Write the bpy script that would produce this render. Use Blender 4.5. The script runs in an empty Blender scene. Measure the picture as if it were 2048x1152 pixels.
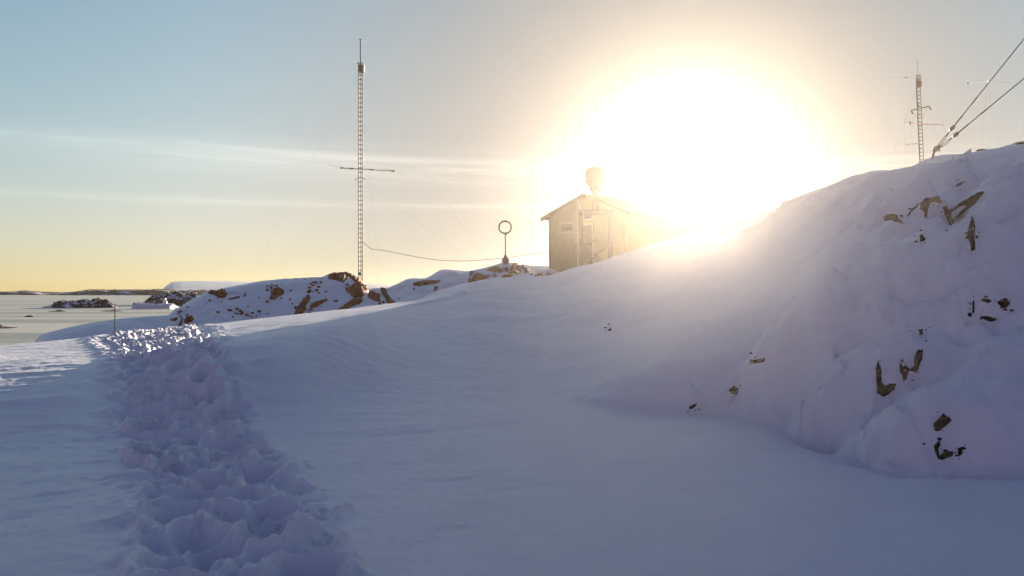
import bpy, math, random
import numpy as np
from mathutils import Vector
from mathutils.geometry import delaunay_2d_cdt

random.seed(7)
rng = np.random.default_rng(11)
S = bpy.context.scene
COL = S.collection
R = math.radians

# ------------------------------------------------------------------ constants
F, CX, HY = 1773.0, 1024.0, 582.0        # photo geometry: focal length, centre column, horizon row (2048 px frame)
EYE = 1.6                                # eye height over the trodden snow
SEA = -1.6
SUN_PX, SUN_PY = 1372.0, 366.0
SUN_E, SUN_COL, SUN_ANG = 5.0, (1.0, 0.81, 0.62), 0.5
SKY_STR, EXPO = 0.055, 1.92
LEVEL = (4.6, 4.4, 4.3)
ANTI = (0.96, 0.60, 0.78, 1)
HAZE_D, HAZE_G, VEIL_D = 0.00005, 0.92, 0.00040

sv = Vector(((SUN_PX - CX) / F, 1.0, (HY - SUN_PY) / F)).normalized()
SUN_AZ = math.atan2(sv.x, sv.y)
SUN_EL = math.asin(sv.z)


def P(px, py, Y):
    """world point seen in the photo at (px, py) when it stands Y metres in front of the camera"""
    return Vector(((px - CX) / F * Y, Y, EYE + (HY - py) / F * Y))


# ------------------------------------------------------------------ noise
def _hash(ix, iy, seed):
    h = (ix.astype(np.int64) * 374761393 + iy.astype(np.int64) * 668265263 + seed * 1274126177) & 0xFFFFFFFF
    h = ((h ^ (h >> 13)) * 1274126177) & 0xFFFFFFFF
    return (h ^ (h >> 16)) & 0xFFFF


def gnoise(x, y, seed=0):
    x = np.asarray(x, float); y = np.asarray(y, float)
    ix = np.floor(x); iy = np.floor(y); fx = x - ix; fy = y - iy
    u = fx * fx * fx * (fx * (fx * 6 - 15) + 10); v = fy * fy * fy * (fy * (fy * 6 - 15) + 10)

    def g(dx, dy):
        a = _hash(ix + dx, iy + dy, seed) * (2 * math.pi / 65536.0)
        return np.cos(a) * (fx - dx) + np.sin(a) * (fy - dy)
    n0 = g(0, 0) * (1 - u) + g(1, 0) * u
    n1 = g(0, 1) * (1 - u) + g(1, 1) * u
    return (n0 * (1 - v) + n1 * v) * 1.41


def fbm(x, y, octv=4, seed=0, gain=0.5, lac=2.03):
    s = 0.0; a = 1.0
    for k in range(octv):
        s = s + a * gnoise(x, y, seed + k * 17)
        x = np.asarray(x) * lac + 3.7; y = np.asarray(y) * lac - 1.3; a *= gain
    return s


def sstep(a, b, x):
    t = np.clip((np.asarray(x, float) - a) / (b - a), 0, 1)
    return t * t * (3 - 2 * t)


def table(rows, col, xs, blur=9):
    rows = np.array(rows, float)
    X = np.arange(rows[0, 0] - 60, rows[-1, 0] + 60, 2.0)
    v = np.interp(X, rows[:, 0], rows[:, col])
    if blur:
        k = np.exp(-0.5 * (np.arange(-40, 41) * 2.0 / blur) ** 2); k /= k.sum()
        v = np.convolve(np.pad(v, 40, mode='edge'), k, mode='valid')
    return np.interp(xs, X, v)


# ------------------------------------------------------------------ object helpers
def link(o, parent=None):
    COL.objects.link(o)
    if parent is not None:
        o.parent = parent
    return o


def tag(o, label=None, cat=None, group=None, kind=None):
    if label: o['label'] = label
    if cat: o['category'] = cat
    if group: o['group'] = group
    if kind: o['kind'] = kind
    return o


def empty(name, loc, label, cat, group=None):
    o = bpy.data.objects.new(name, None)
    o.empty_display_size = 0.3
    o.location = loc
    link(o)
    return tag(o, label, cat, group)


class MB:
    """collects shapes (in world metres) into one mesh"""
    def __init__(self):
        self.v = []; self.f = []

    def tube(self, pts, r, n=8, cap=True):
        pts = [Vector(p) for p in pts]
        rs = r if isinstance(r, (list, tuple)) else [r] * len(pts)
        base = len(self.v); prev = None
        for i, p in enumerate(pts):
            if i == 0: d = pts[1] - pts[0]
            elif i == len(pts) - 1: d = pts[-1] - pts[-2]
            else: d = pts[i + 1] - pts[i - 1]
            d.normalize()
            if prev is None:
                up = Vector((0, 0, 1)) if abs(d.z) < 0.9 else Vector((1, 0, 0))
                a = d.cross(up).normalized()
            else:
                a = (prev - d * prev.dot(d)).normalized()
            prev = a; b = d.cross(a)
            for k in range(n):
                t = 2 * math.pi * k / n
                self.v.append(p + (a * math.cos(t) + b * math.sin(t)) * rs[i])
        for i in range(len(pts) - 1):
            for k in range(n):
                k2 = (k + 1) % n
                self.f.append((base + i * n + k, base + i * n + k2, base + (i + 1) * n + k2, base + (i + 1) * n + k))
        if cap:
            self.f.append(tuple(base + k for k in reversed(range(n))))
            e = base + (len(pts) - 1) * n
            self.f.append(tuple(e + k for k in range(n)))
        return self

    def box(self, c, sx, sy, sz, ax=None, ay=None, az=None):
        c = Vector(c); ax = ax or Vector((1, 0, 0)); ay = ay or Vector((0, 1, 0)); az = az or Vector((0, 0, 1))
        b = len(self.v)
        for k in (-1, 1):
            for j in (-1, 1):
                for i in (-1, 1):
                    self.v.append(c + ax * (i * sx / 2) + ay * (j * sy / 2) + az * (k * sz / 2))
        for q in ((0, 2, 3, 1), (4, 5, 7, 6), (0, 1, 5, 4), (2, 6, 7, 3), (0, 4, 6, 2), (1, 3, 7, 5)):
            self.f.append(tuple(b + i for i in q))
        return self

    def lathe(self, c, prof, n=28, power=None):
        c = Vector(c); b = len(self.v)
        for (r, z) in prof:
            for k in range(n):
                t = 2 * math.pi * k / n
                self.v.append(c + Vector((r * math.cos(t), r * math.sin(t), z)))
        m = len(prof)
        for i in range(m - 1):
            for k in range(n):
                k2 = (k + 1) % n
                self.f.append((b + i * n + k, b + i * n + k2, b + (i + 1) * n + k2, b + (i + 1) * n + k))
        self.f.append(tuple(b + k for k in reversed(range(n))))
        self.f.append(tuple(b + (m - 1) * n + k for k in range(n)))
        return self

    def build(self, name, mat, parent=None, org=None, smooth=False, bevel=0.0):
        if org is None:
            org = parent
            o = Vector((0, 0, 0))
            while org is not None:
                o = o + org.location; org = org.parent
            org = o
        org = Vector(org)
        me = bpy.data.meshes.new(name)
        me.from_pydata([tuple(v - org) for v in self.v], [], self.f)
        me.validate(); me.update()
        if smooth:
            me.polygons.foreach_set('use_smooth', [True] * len(me.polygons))
        me.materials.append(mat)
        ob = bpy.data.objects.new(name, me)
        link(ob, parent)
        if parent is None:
            ob.location = org
        if bevel:
            m = ob.modifiers.new('bevel', 'BEVEL'); m.width = bevel; m.segments = 2; m.limit_method = 'ANGLE'
        return ob


def grid_mesh(name, X, Y, Z, mat, wrap=False, centre=None):
    nr, nc = X.shape
    v = np.stack([X, Y, Z], -1).reshape(-1, 3)
    i = np.arange(nr - 1)[:, None]; j = np.arange(nc if wrap else nc - 1)[None, :]
    j2 = (j + 1) % nc
    q = np.stack([i * nc + j, i * nc + j2, (i + 1) * nc + j2, (i + 1) * nc + j], -1).reshape(-1, 4)
    tris = None
    if centre is not None:
        v = np.vstack([v, np.array([centre])]); c = len(v) - 1
        k = np.arange(nc)
        tris = np.stack([np.full(nc, c), (k + 1) % nc, k], -1)
    me = bpy.data.meshes.new(name)
    me.vertices.add(len(v)); me.vertices.foreach_set('co', v.astype(np.float32).ravel())
    loops = q.ravel(); starts = np.arange(len(q)) * 4
    if tris is not None:
        starts = np.concatenate([starts, len(loops) + np.arange(len(tris)) * 3])
        loops = np.concatenate([loops, tris.ravel()])
    me.loops.add(len(loops)); me.loops.foreach_set('vertex_index', loops.astype(np.int32))
    me.polygons.add(len(starts)); me.polygons.foreach_set('loop_start', starts.astype(np.int32))
    me.update(calc_edges=True); me.validate()
    me.polygons.foreach_set('use_smooth', np.ones(len(me.polygons), bool))
    me.materials.append(mat)
    return link(bpy.data.objects.new(name, me))


# ------------------------------------------------------------------ materials
def new_mat(name):
    m = bpy.data.materials.new(name); m.use_nodes = True
    nt = m.node_tree
    return m, nt, nt.nodes, nt.links, nt.nodes['Principled BSDF']


def ramp(n, stops):
    e = n.color_ramp.elements
    e[0].position, e[0].color = stops[0][0], (*stops[0][1], 1)
    e[1].position, e[1].color = stops[-1][0], (*stops[-1][1], 1)
    for p, c in stops[1:-1]:
        k = e.new(p); k.color = (*c, 1)


def noise_node(N, L, scale, detail=4, rough=0.6, vec=None):
    n = N.new('ShaderNodeTexNoise'); n.inputs['Scale'].default_value = scale
    n.inputs['Detail'].default_value = detail; n.inputs['Roughness'].default_value = rough
    if vec is not None: L.new(vec, n.inputs['Vector'])
    return n


def snow_mat(name, tint=(0.80, 0.82, 0.90), grain=140.0, grain_d=0.010, coarse=9.0, coarse_d=0.02, speck=None):
    m, nt, N, L, b = new_mat(name)
    geo = N.new('ShaderNodeNewGeometry')
    n0 = noise_node(N, L, 1.3, 5, 0.6, geo.outputs['Position'])
    r = N.new('ShaderNodeValToRGB')
    ramp(r, [(0.3, tuple(c * 0.93 for c in tint)), (0.7, tint)])
    L.new(n0.outputs['Fac'], r.inputs['Fac'])
    L.new(r.outputs['Color'], b.inputs['Base Color'])
    b.inputs['Roughness'].default_value = 0.36
    b.inputs['Specular IOR Level'].default_value = 0.8
    n1 = noise_node(N, L, grain, 4, 0.75, geo.outputs['Position'])
    n2 = noise_node(N, L, coarse, 4, 0.65, geo.outputs['Position'])
    b1 = N.new('ShaderNodeBump'); b1.inputs['Distance'].default_value = grain_d; b1.inputs['Strength'].default_value = 0.55
    b2 = N.new('ShaderNodeBump'); b2.inputs['Distance'].default_value = coarse_d; b2.inputs['Strength'].default_value = 0.5
    L.new(n1.outputs['Fac'], b1.inputs['Height']); L.new(n2.outputs['Fac'], b2.inputs['Height'])
    L.new(b2.outputs['Normal'], b1.inputs['Normal']); L.new(b1.outputs['Normal'], b.inputs['Normal'])
    return m


def rock_mat(name, c0, c1, snow=0.0, scale=2.2):
    m, nt, N, L, b = new_mat(name)
    geo = N.new('ShaderNodeNewGeometry')
    n0 = noise_node(N, L, scale, 7, 0.7, geo.outputs['Position'])
    r = N.new('ShaderNodeValToRGB'); ramp(r, [(0.32, c0), (0.68, c1)])
    L.new(n0.outputs['Fac'], r.inputs['Fac'])
    b.inputs['Roughness'].default_value = 0.9; b.inputs['Specular IOR Level'].default_value = 0.15
    n1 = noise_node(N, L, scale * 5, 6, 0.7, geo.outputs['Position'])
    bp = N.new('ShaderNodeBump'); bp.inputs['Distance'].default_value = 0.08; bp.inputs['Strength'].default_value = 0.8
    L.new(n1.outputs['Fac'], bp.inputs['Height']); L.new(bp.outputs['Normal'], b.inputs['Normal'])
    if snow > 0:
        sep = N.new('ShaderNodeSeparateXYZ'); L.new(geo.outputs['Normal'], sep.inputs[0])
        n2 = noise_node(N, L, scale * 0.55, 6, 0.72, geo.outputs['Position'])
        a = N.new('ShaderNodeMath'); a.operation = 'MULTIPLY_ADD'
        L.new(n2.outputs['Fac'], a.inputs[0]); a.inputs[1].default_value = 2.4; L.new(sep.outputs['Z'], a.inputs[2])
        c = N.new('ShaderNodeMapRange'); c.inputs['From Min'].default_value = 2.35 - snow; c.inputs['From Max'].default_value = 2.55 - snow
        L.new(a.outputs[0], c.inputs['Value'])
        mx = N.new('ShaderNodeMix'); mx.data_type = 'RGBA'
        L.new(c.outputs['Result'], mx.inputs['Factor']); L.new(r.outputs['Color'], mx.inputs['A'])
        mx.inputs['B'].default_value = (0.80, 0.81, 0.86, 1)
        L.new(mx.outputs['Result'], b.inputs['Base Color'])
    else:
        L.new(r.outputs['Color'], b.inputs['Base Color'])
    return m


def plain_mat(name, col, rough=0.6, metal=0.0, var=0.12, scale=6.0, stretch=None, bump=0.0):
    m, nt, N, L, b = new_mat(name)
    tc = N.new('ShaderNodeTexCoord'); vec = tc.outputs['Object']
    if stretch:
        mp = N.new('ShaderNodeMapping'); mp.inputs['Scale'].default_value = stretch
        L.new(vec, mp.inputs['Vector']); vec = mp.outputs['Vector']
    n0 = noise_node(N, L, scale, 5, 0.65, vec)
    r = N.new('ShaderNodeValToRGB')
    ramp(r, [(0.3, tuple(c * (1 - var) for c in col)), (0.7, tuple(min(1, c * (1 + var)) for c in col))])
    L.new(n0.outputs['Fac'], r.inputs['Fac']); L.new(r.outputs['Color'], b.inputs['Base Color'])
    b.inputs['Roughness'].default_value = rough; b.inputs['Metallic'].default_value = metal
    if bump:
        bp = N.new('ShaderNodeBump'); bp.inputs['Distance'].default_value = bump
        L.new(n0.outputs['Fac'], bp.inputs['Height']); L.new(bp.outputs['Normal'], b.inputs['Normal'])
    return m


M_SNOW = snow_mat('snow', grain=46.0, grain_d=0.026, coarse=7.0, coarse_d=0.032)
M_SNOWFAR = snow_mat('packed_snow', grain=20.0, grain_d=0.05, coarse=3.0, coarse_d=0.10)
M_ICE = snow_mat('sea_ice', tint=(0.74, 0.76, 0.80), grain=12, grain_d=0.05, coarse=2.0, coarse_d=0.15)
M_ROCK = rock_mat('dark_rock', (0.007, 0.004, 0.003), (0.040, 0.019, 0.010), 0.22, 6.0)
M_ROCKRUST = rock_mat('rust_rock', (0.10, 0.024, 0.005), (0.33, 0.095, 0.020), 0.0, 1.6)
M_ISLET = rock_mat('islet_rock', (0.022, 0.012, 0.010), (0.085, 0.045, 0.032), 0.30, 0.9)
M_ISLETDARK = rock_mat('wet_rock', (0.015, 0.010, 0.008), (0.05, 0.03, 0.022), 0.0, 0.8)
M_FARROCK = rock_mat('island_rock', (0.030, 0.014, 0.010), (0.09, 0.045, 0.03), 0.12, 0.14)
M_CAP = snow_mat('ice_cap_snow', tint=(0.78, 0.79, 0.82), grain=0.6, grain_d=0.5, coarse=0.05, coarse_d=3.0)
M_STEEL = plain_mat('mast_steel', (0.028, 0.018, 0.014), 0.7, 0.0, 0.3, 4.0)
M_DARK = plain_mat('dark_metal', (0.018, 0.013, 0.012), 0.7, 0.0, 0.2)
M_REDBOX = plain_mat('red_brown_paint', (0.055, 0.014, 0.011), 0.7, 0, 0.2)
M_WIRE = plain_mat('steel_wire', (0.04, 0.032, 0.03), 0.6, 0.0, 0.15)
M_CABLE = plain_mat('cable_rubber', (0.07, 0.05, 0.035), 0.7, 0, 0.2)
M_COPPER = plain_mat('boom_copper', (0.30, 0.14, 0.06), 0.45, 0.4, 0.15)
M_WHITE = plain_mat('white_enamel', (0.78, 0.77, 0.75), 0.4, 0, 0.05)
M_HUT = plain_mat('green_boards', (0.15, 0.115, 0.055), 0.75, 0, 0.25, 3.0, (9, 9, 0.5), 0.01)
M_TRIM = plain_mat('pale_trim', (0.20, 0.185, 0.14), 0.7, 0, 0.12)
M_ROOF = plain_mat('roof_felt', (0.085, 0.06, 0.045), 0.85, 0, 0.2)
M_DOOR = plain_mat('brown_door', (0.075, 0.05, 0.025), 0.6, 0, 0.2)
M_RADOME = plain_mat('radome_shell', (0.26, 0.22, 0.17), 0.5, 0, 0.05)
M_TIMBER = plain_mat('weathered_timber', (0.085, 0.066, 0.042), 0.8, 0, 0.25)
M_CONC = plain_mat('concrete', (0.30, 0.26, 0.22), 0.9, 0, 0.15)
M_STAKE = plain_mat('stake_dark', (0.05, 0.032, 0.025), 0.7, 0, 0.15)
M_STAKEL = plain_mat('stake_band', (0.20, 0.15, 0.11), 0.7, 0, 0.15)
M_INSUL = plain_mat('insulator_red', (0.11, 0.022, 0.026), 0.35, 0, 0.2)

m, nt, N, L, b = new_mat('window_glass')
b.inputs['Base Color'].default_value = (0.035, 0.03, 0.022, 1); b.inputs['Roughness'].default_value = 0.08
M_GLASS = m

m, nt, N, L, b = new_mat('sea_water')
geo = N.new('ShaderNodeNewGeometry')
mp = N.new('ShaderNodeMapping'); mp.inputs['Scale'].default_value = (0.35, 1.0, 1.0); L.new(geo.outputs['Position'], mp.inputs['Vector'])
n1 = noise_node(N, L, 1.4, 6, 0.62, mp.outputs['Vector'])
mp2 = N.new('ShaderNodeMapping'); mp2.inputs['Scale'].default_value = (0.05, 1.0, 1.0); L.new(geo.outputs['Position'], mp2.inputs['Vector'])
n2 = noise_node(N, L, 0.09, 6, 0.7, mp2.outputs['Vector'])
r = N.new('ShaderNodeValToRGB'); ramp(r, [(0.38, (0.25, 0.27, 0.23)), (0.62, (0.62, 0.62, 0.53))])
L.new(n2.outputs['Fac'], r.inputs['Fac']); L.new(r.outputs['Color'], b.inputs['Base Color'])
bp = N.new('ShaderNodeBump'); bp.inputs['Distance'].default_value = 0.22; bp.inputs['Strength'].default_value = 0.8
L.new(n1.outputs['Fac'], bp.inputs['Height']); L.new(bp.outputs['Normal'], b.inputs['Normal'])
b.inputs['Roughness'].default_value = 0.38; b.inputs['IOR'].default_value = 1.33
M_SEA = m


# ------------------------------------------------------------------ terrain in photo columns
class Terrain:
    """heights on a fan of columns (photo column px) and depths Y in front of the camera"""
    def __init__(self, px, Y, Z):
        self.px, self.Y, self.Z = px, Y, Z       # px (nc,), Y (nr,nc), Z (nr,nc)

    def col(self, px):
        f = np.interp(px, self.px, np.arange(len(self.px)))
        i = int(min(max(math.floor(f), 0), len(self.px) - 2)); t = f - i
        return self.Y[:, i] * (1 - t) + self.Y[:, i + 1] * t, self.Z[:, i] * (1 - t) + self.Z[:, i + 1] * t

    def hit(self, px, py):
        Y, Z = self.col(px)
        e = (Z - EYE) / Y; want = (HY - py) / F
        k = np.argmax(e >= want)
        if not (e >= want).any():
            k = int(np.argmax(e)); y = Y[k]
        elif k == 0:
            y = Y[0]
        else:
            t = (want - e[k - 1]) / max(1e-9, e[k] - e[k - 1]); y = Y[k - 1] + t * (Y[k] - Y[k - 1])
        z = float(np.interp(y, Y, Z))
        return Vector(((px - CX) / F * y, y, z))

    def height(self, x, y):
        px = CX + F * x / y
        Y, Z = self.col(px)
        return float(np.interp(y, Y, Z))

    def normal(self, p, d=0.12):
        hx = self.height(p.x + d, p.y) - self.height(p.x - d, p.y)
        hy = self.height(p.x, p.y + d) - self.height(p.x, p.y - d)
        return Vector((-hx / (2 * d), -hy / (2 * d), 1)).normalized()


# ---- the near snow field and bank -------------------------------------------------
# px, skyline row, depth of crest, depth of the foot of the slope
BANK = [(-900, 720, 20, 8), (-400, 708, 22, 8), (0, 692, 25, 9), (120, 680, 28, 9), (230, 669, 30, 10), (340, 656, 33, 10),
        (420, 649, 34, 10), (500, 640, 35, 11), (600, 628, 37, 11), (700, 617, 38.5, 12), (790, 606, 40, 12), (830, 601, 40, 12),
        (860, 591, 40, 12), (900, 577, 40, 12), (960, 563, 40, 12), (1000, 557, 40, 12.5), (1060, 553, 40, 13), (1110, 550, 40, 13),
        (1150, 537, 39, 13), (1200, 526, 38, 13), (1260, 506, 36, 13), (1300, 496, 34, 12.7), (1340, 481, 32, 12.3),
        (1390, 470, 30, 12), (1450, 455, 28, 12), (1500, 433, 27, 11.5), (1550, 414, 26, 11), (1600, 394, 25, 10.5),
        (1650, 379, 24.3, 10), (1700, 360, 23.5, 9.6), (1740, 347, 22, 9.2), (1790, 343, 20.5, 9), (1850, 341, 19.5, 8.8),
        (1900, 335, 19, 8.6), (1950, 324, 18.5, 8.4), (2000, 308, 18, 8.3), (2048, 290, 17.5, 8.2), (2300, 240, 16, 7.5), (2800, 235, 15, 7)]
# second crest, behind the first one on the right
BACK = [(1560, 420, 27), (1640, 386, 27), (1700, 362, 27), (1740, 346, 26.8), (1800, 335, 26.5), (1850, 311, 26), (1880, 303, 26),
        (1930, 298, 26), (2000, 292, 26), (2048, 287, 26), (2300, 262, 26), (2800, 260, 26)]
ZB = -2.6
# brow of the snow field on the left: px, row, depth
BROW = [(-900, 730, 14), (0, 722, 15), (200, 712, 15.5), (370, 696, 15), (550, 669, 15), (690, 645, 18), (760, 627, 22), (830, 607, 31), (880, 586, 37), (2800, 400, 15)]


def near_profile(px, Y):
    yc = table(BANK, 2, px); yf = table(BANK, 3, px); ec = (HY - table(BANK, 1, px, 7)) / F
    ef = -EYE / yf
    s = (1 / yf - 1 / np.maximum(Y, 0.2)) / (1 / yf - 1 / yc)
    a = EYE * (1 / yf - 1 / yc)
    de = ec - ef
    b = 0.06 * de
    t = np.clip(s, 0, 1)
    h00 = 2 * t**3 - 3 * t**2 + 1; h10 = t**3 - 2 * t**2 + t; h01 = -2 * t**3 + 3 * t**2; h11 = t**3 - t**2
    e = h00 * ef + h10 * np.minimum(a, de * 2.2) + h01 * ec + h11 * b
    z = np.where(s < 0, 0.0, EYE + Y * e)
    zc = EYE + yc * ec
    # wind-blown brow on the left, from which the snow falls gently away towards the sun
    yb_ = table(BROW, 2, px, 14); eb_ = (HY - table(BROW, 1, px, 14)) / F
    sb = (1 / yf - 1 / yb_) / (1 / yf - 1 / yc)
    t2 = np.clip(s / sb, 0, 1); deb = eb_ - ef
    e2 = ef + deb * (t2 * t2 * (3 - 2 * t2)) + np.minimum(a * sb, deb * 2.2) * t2 * (1 - t2) ** 2
    zb_ = EYE + yb_ * eb_
    z_l = np.where(s < 0, 0.0, np.where(s < sb, EYE + Y * e2, zb_ + (zc - zb_) * (Y - yb_) / np.maximum(yc - yb_, 0.5)))
    wl = sstep(960, 800, px)
    z = z * (1 - wl) + z_l * wl
    q = np.maximum(Y - yc, 0)
    zback = np.maximum(ZB, zc + np.minimum(ec, 0.02) * q - 0.022 * q * q)
    z = np.where(Y > yc, zback, z)
    # back crest
    yb = table(BACK, 2, px); eb = (HY - table(BACK, 1, px, 6)) / F
    w = sstep(1600, 1760, px)
    ee = eb - 0.0011 * (yb - Y) ** 2
    z2 = np.where(Y < yb, EYE + Y * ee, np.maximum(ZB, EYE + yb * eb - 0.03 * (Y - yb) ** 2))
    z2 = np.where((w > 0.01) & (Y > 15), z2, -9)
    return np.maximum(z, z2)


rr = np.concatenate([np.linspace(0.5, 2.4, 14)[:-1], 2.4 * np.exp(np.linspace(0, math.log(62 / 2.4), 820))])
pxd = np.linspace(-140, 2190, 1130)
th_dense = np.arctan((pxd - CX) / F)
th_out = np.linspace(th_dense[-1], th_dense[0] + 2 * math.pi, 110)[1:-1]
th = np.concatenate([th_dense, th_out])
TH, RR = np.meshgrid(th, rr)
GX = RR * np.sin(TH); GY = RR * np.cos(TH)
thw = np.where(TH > math.pi, TH - 2 * math.pi, TH)
thc = np.clip(thw, -R(46), R(45))
PX = CX + F * np.tan(thc)
DEP = RR * np.cos(thc)
GZ = near_profile(PX, DEP)
# behind the camera the snow runs out flat
wb = sstep(R(120), R(55), np.abs(thw))
GZ = np.where(RR < 40, GZ * wb, GZ * wb + (1 - wb) * (-0.0016 * (RR - 40) ** 2))

slope_w = sstep(0.25, 1.2, GZ)                        # 0 on the flat, 1 on the bank
# soft undulation
GZ += (0.05 + 0.16 * slope_w) * (1 - 0.85 * sstep(1000, 800, PX) * sstep(11, 15, RR)) * fbm(GX * 0.22, GY * 0.22, 3, 3) * sstep(4, 9, RR) * sstep(60, 26, RR)
bank_w = slope_w * sstep(1180, 1500, PX)
rid = 1 - np.abs(fbm(GX * 0.55 + 1.7, GY * 0.55, 4, 21)) * 1.5
crest_d = table(BANK, 2, PX) - DEP
GZ += bank_w * (0.34 * (rid - 0.5) * sstep(1560, 1760, PX) + 0.10 * fbm(GX * 1.1, GY * 1.1, 3, 23) * sstep(1600, 1800, PX)) * sstep(0.5, 4.0, crest_d)
# wind-packed streaks (sastrugi): long in one direction, short across
ca, sa = math.cos(R(20)), math.sin(R(20))
UX, UY = GX * ca + GY * sa, -GX * sa + GY * ca
sas = fbm(UX * 0.28, UY * 1.9, 4, 41, 0.55)
sas_w = 0.35 + 0.65 * sstep(17, 28, RR) * sstep(1150, 750, PX)
GZ += (0.0055 + 0.005 * sstep(15, 19, RR) * sstep(900, 780, PX)) * sas * sas_w * sstep(2.0, 5.0, RR)
GZ += 0.013 * np.abs(fbm(UX * 0.16 + 9, UY * 0.8, 3, 47)) * sstep(18, 26, RR) * sstep(1150, 800, PX)
GZ += 0.004 * fbm(GX * 7, GY * 7, 3, 51)
GZ += 0.017 * fbm(UX * 1.1, UY * 2.6, 4, 53) * sstep(3, 8, RR) * sstep(34, 22, RR)

# lumps of the rocky bank: photo position, radius, amplitude
base_t = Terrain(pxd, (RR * np.cos(TH))[:, :len(pxd)], GZ[:, :len(pxd)])
LUMPS = [(1395, 735, 1.55, 0.42), (1475, 745, 0.9, 0.22), (1270, 690, 1.5, 0.16), (1560, 640, 2.2, 0.10), (1905, 455, 1.0, 0.26), (1800, 520, 1.5, 0.34),
         (1700, 600, 1.5, 0.10), (1985, 612, 0.55, 0.24), (1870, 665, 0.8, 0.26), (1800, 715, 0.45, 0.18), (1990, 835, 0.75, 0.34),
         (1905, 800, 0.45, 0.16), (1800, 860, 0.8, -0.22), (1730, 760, 0.8, -0.16), (1960, 700, 0.8, -0.18), (2010, 440, 1.1, -0.28),
         (1850, 560, 0.9, -0.14), (1935, 640, 0.4, -0.12), (1940, 520, 0.7, 0.16), (1600, 740, 1.2, -0.14), (1330, 800, 1.0, -0.10), (1890, 385, 0.8, 0.12)]
for (lx, ly, lr, la) in LUMPS:
    p = base_t.hit(lx, ly)
    d2 = ((GX - p.x) ** 2 + ((GY - p.y) * 0.75) ** 2) / (lr * lr)
    d2 = d2 * (1 + 0.35 * gnoise(GX * 1.3 / lr, GY * 1.3 / lr, 77))
    GZ += (0.8 if ly < 480 else 1.8 if lx > 1580 else 1.2) * la * np.exp(-np.maximum(d2, 0) * 1.1)
# boulders buried under the snow: rounded caps that meet the slope in a crease
base_t = Terrain(pxd, (RR * np.cos(TH))[:, :len(pxd)], GZ[:, :len(pxd)])
for (lx, ly, lr, rise, sx_) in ((1990, 800, 0.95, 0.42, 1.25), (1985, 605, 0.55, 0.40, 1.3), (1800, 560, 1.25, 0.34, 1.1), (1868, 470, 0.95, 0.34, 1.2), (1945, 475, 0.75, 0.36, 1.0),
                           (1870, 690, 0.62, 0.36, 1.2), (1790, 690, 0.5, 0.32, 1.2), (2040, 690, 0.8, 0.34, 1.1), (1400, 735, 1.35, 0.14, 1.35), (1880, 800, 0.42, 0.34, 1.2)):
    p = base_t.hit(lx, ly)
    wob_ = 1 + 0.40 * fbm(GX * 1.1 / lr + 5, GY * 1.1 / lr, 4, 201)
    d2 = (((GX - p.x) / sx_) ** 2 + (GY - p.y) ** 2) * wob_ / (lr * lr)
    m_ = d2 < 4
    cap = p.z + 0.62 * rise * lr - 0.60 * lr * d2[m_]
    cap += 0.09 * lr * fbm(GX[m_] * 2.4 / lr, GY[m_] * 2.4 / lr, 4, 203)
    kk = 0.34 * lr
    h_ = np.clip(0.5 + 0.5 * (cap - GZ[m_]) / kk, 0, 1)
    GZ[m_] = GZ[m_] * (1 - h_) + cap * h_ + kk * h_ * (1 - h_)
# sharp steps where slabs of snow break over the rock: photo polyline, drop
STEPS = [([(1800, 460), (1850, 410), (1905, 378), (1960, 352)], 0.36), ([(1880, 440), (1925, 412), (1975, 382)], 0.34),
         ([(1705, 575), (1712, 520), (1760, 462), (1790, 440)], 0.26), ([(1235, 760), (1300, 812), (1390, 818), (1480, 790), (1540, 720)], 0.05),
         ([(1880, 925), (1960, 905), (2048, 872)], 0.2), ([(1945, 600), (1950, 640), (1995, 640)], 0.15)]
# ---- the trodden track ------------------------------------------------------------
TR = np.array([(-0.55, 0.8), (-0.95, 2.6), (-1.5, 5), (-2.2, 6.9), (-3.15, 8.9), (-4.5, 12), (-6.1, 15.6), (-8.2, 20.5), (-10.6, 26.3), (-12.0, 30), (-13.5, 34)])
tl = np.concatenate([[0], np.cumsum(np.hypot(*np.diff(TR, axis=0).T))])
ts = np.linspace(0, tl[-1], 260)
TX = np.interp(ts, tl, TR[:, 0]); TY = np.interp(ts, tl, TR[:, 1])
k = np.ones(13) / 13
TX = np.convolve(np.pad(TX, 6, mode='edge'), k, 'valid'); TY = np.convolve(np.pad(TY, 6, mode='edge'), k, 'valid')
TDX, TDY = np.gradient(TX), np.gradient(TY); tn = np.hypot(TDX, TDY); TDX /= tn; TDY /= tn
HWT = [0.52, 0.57, 0.68, 0.86, 1.6, 1.4]
flat = (RR < 36) & (np.abs(thw) < R(60)) & (GX < 1.5)
idx = np.nonzero(flat.ravel())[0]
fx = GX.ravel()[idx]; fy = GY.ravel()[idx]
best = np.full(len(idx), 1e9); along = np.zeros(len(idx)); across = np.zeros(len(idx))
for i in range(0, 260, 2):
    dx = fx - TX[i]; dy = fy - TY[i]; d = dx * dx + dy * dy
    mm = d < best
    best[mm] = d[mm]; along[mm] = ts[i]; across[mm] = (dx * TDY[i] - dy * TDX[i])[mm]
hw = np.interp(along, [0, 5, 10, 17, 28, 36], HWT)
edge = np.abs(across) + 0.16 * fbm(fx * 1.6, fy * 1.6, 3, 61)
inside = sstep(1.12, 0.80, edge / hw)
near_sel = np.nonzero((np.abs(across) < hw * 1.6) & (np.sqrt(best) < hw * 1.7))[0]
dz = np.zeros(len(idx))
dz -= 0.055 * inside
dz += 0.075 * inside * fbm(fx * 1.9, fy * 1.9, 4, 63, 0.5)
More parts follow.
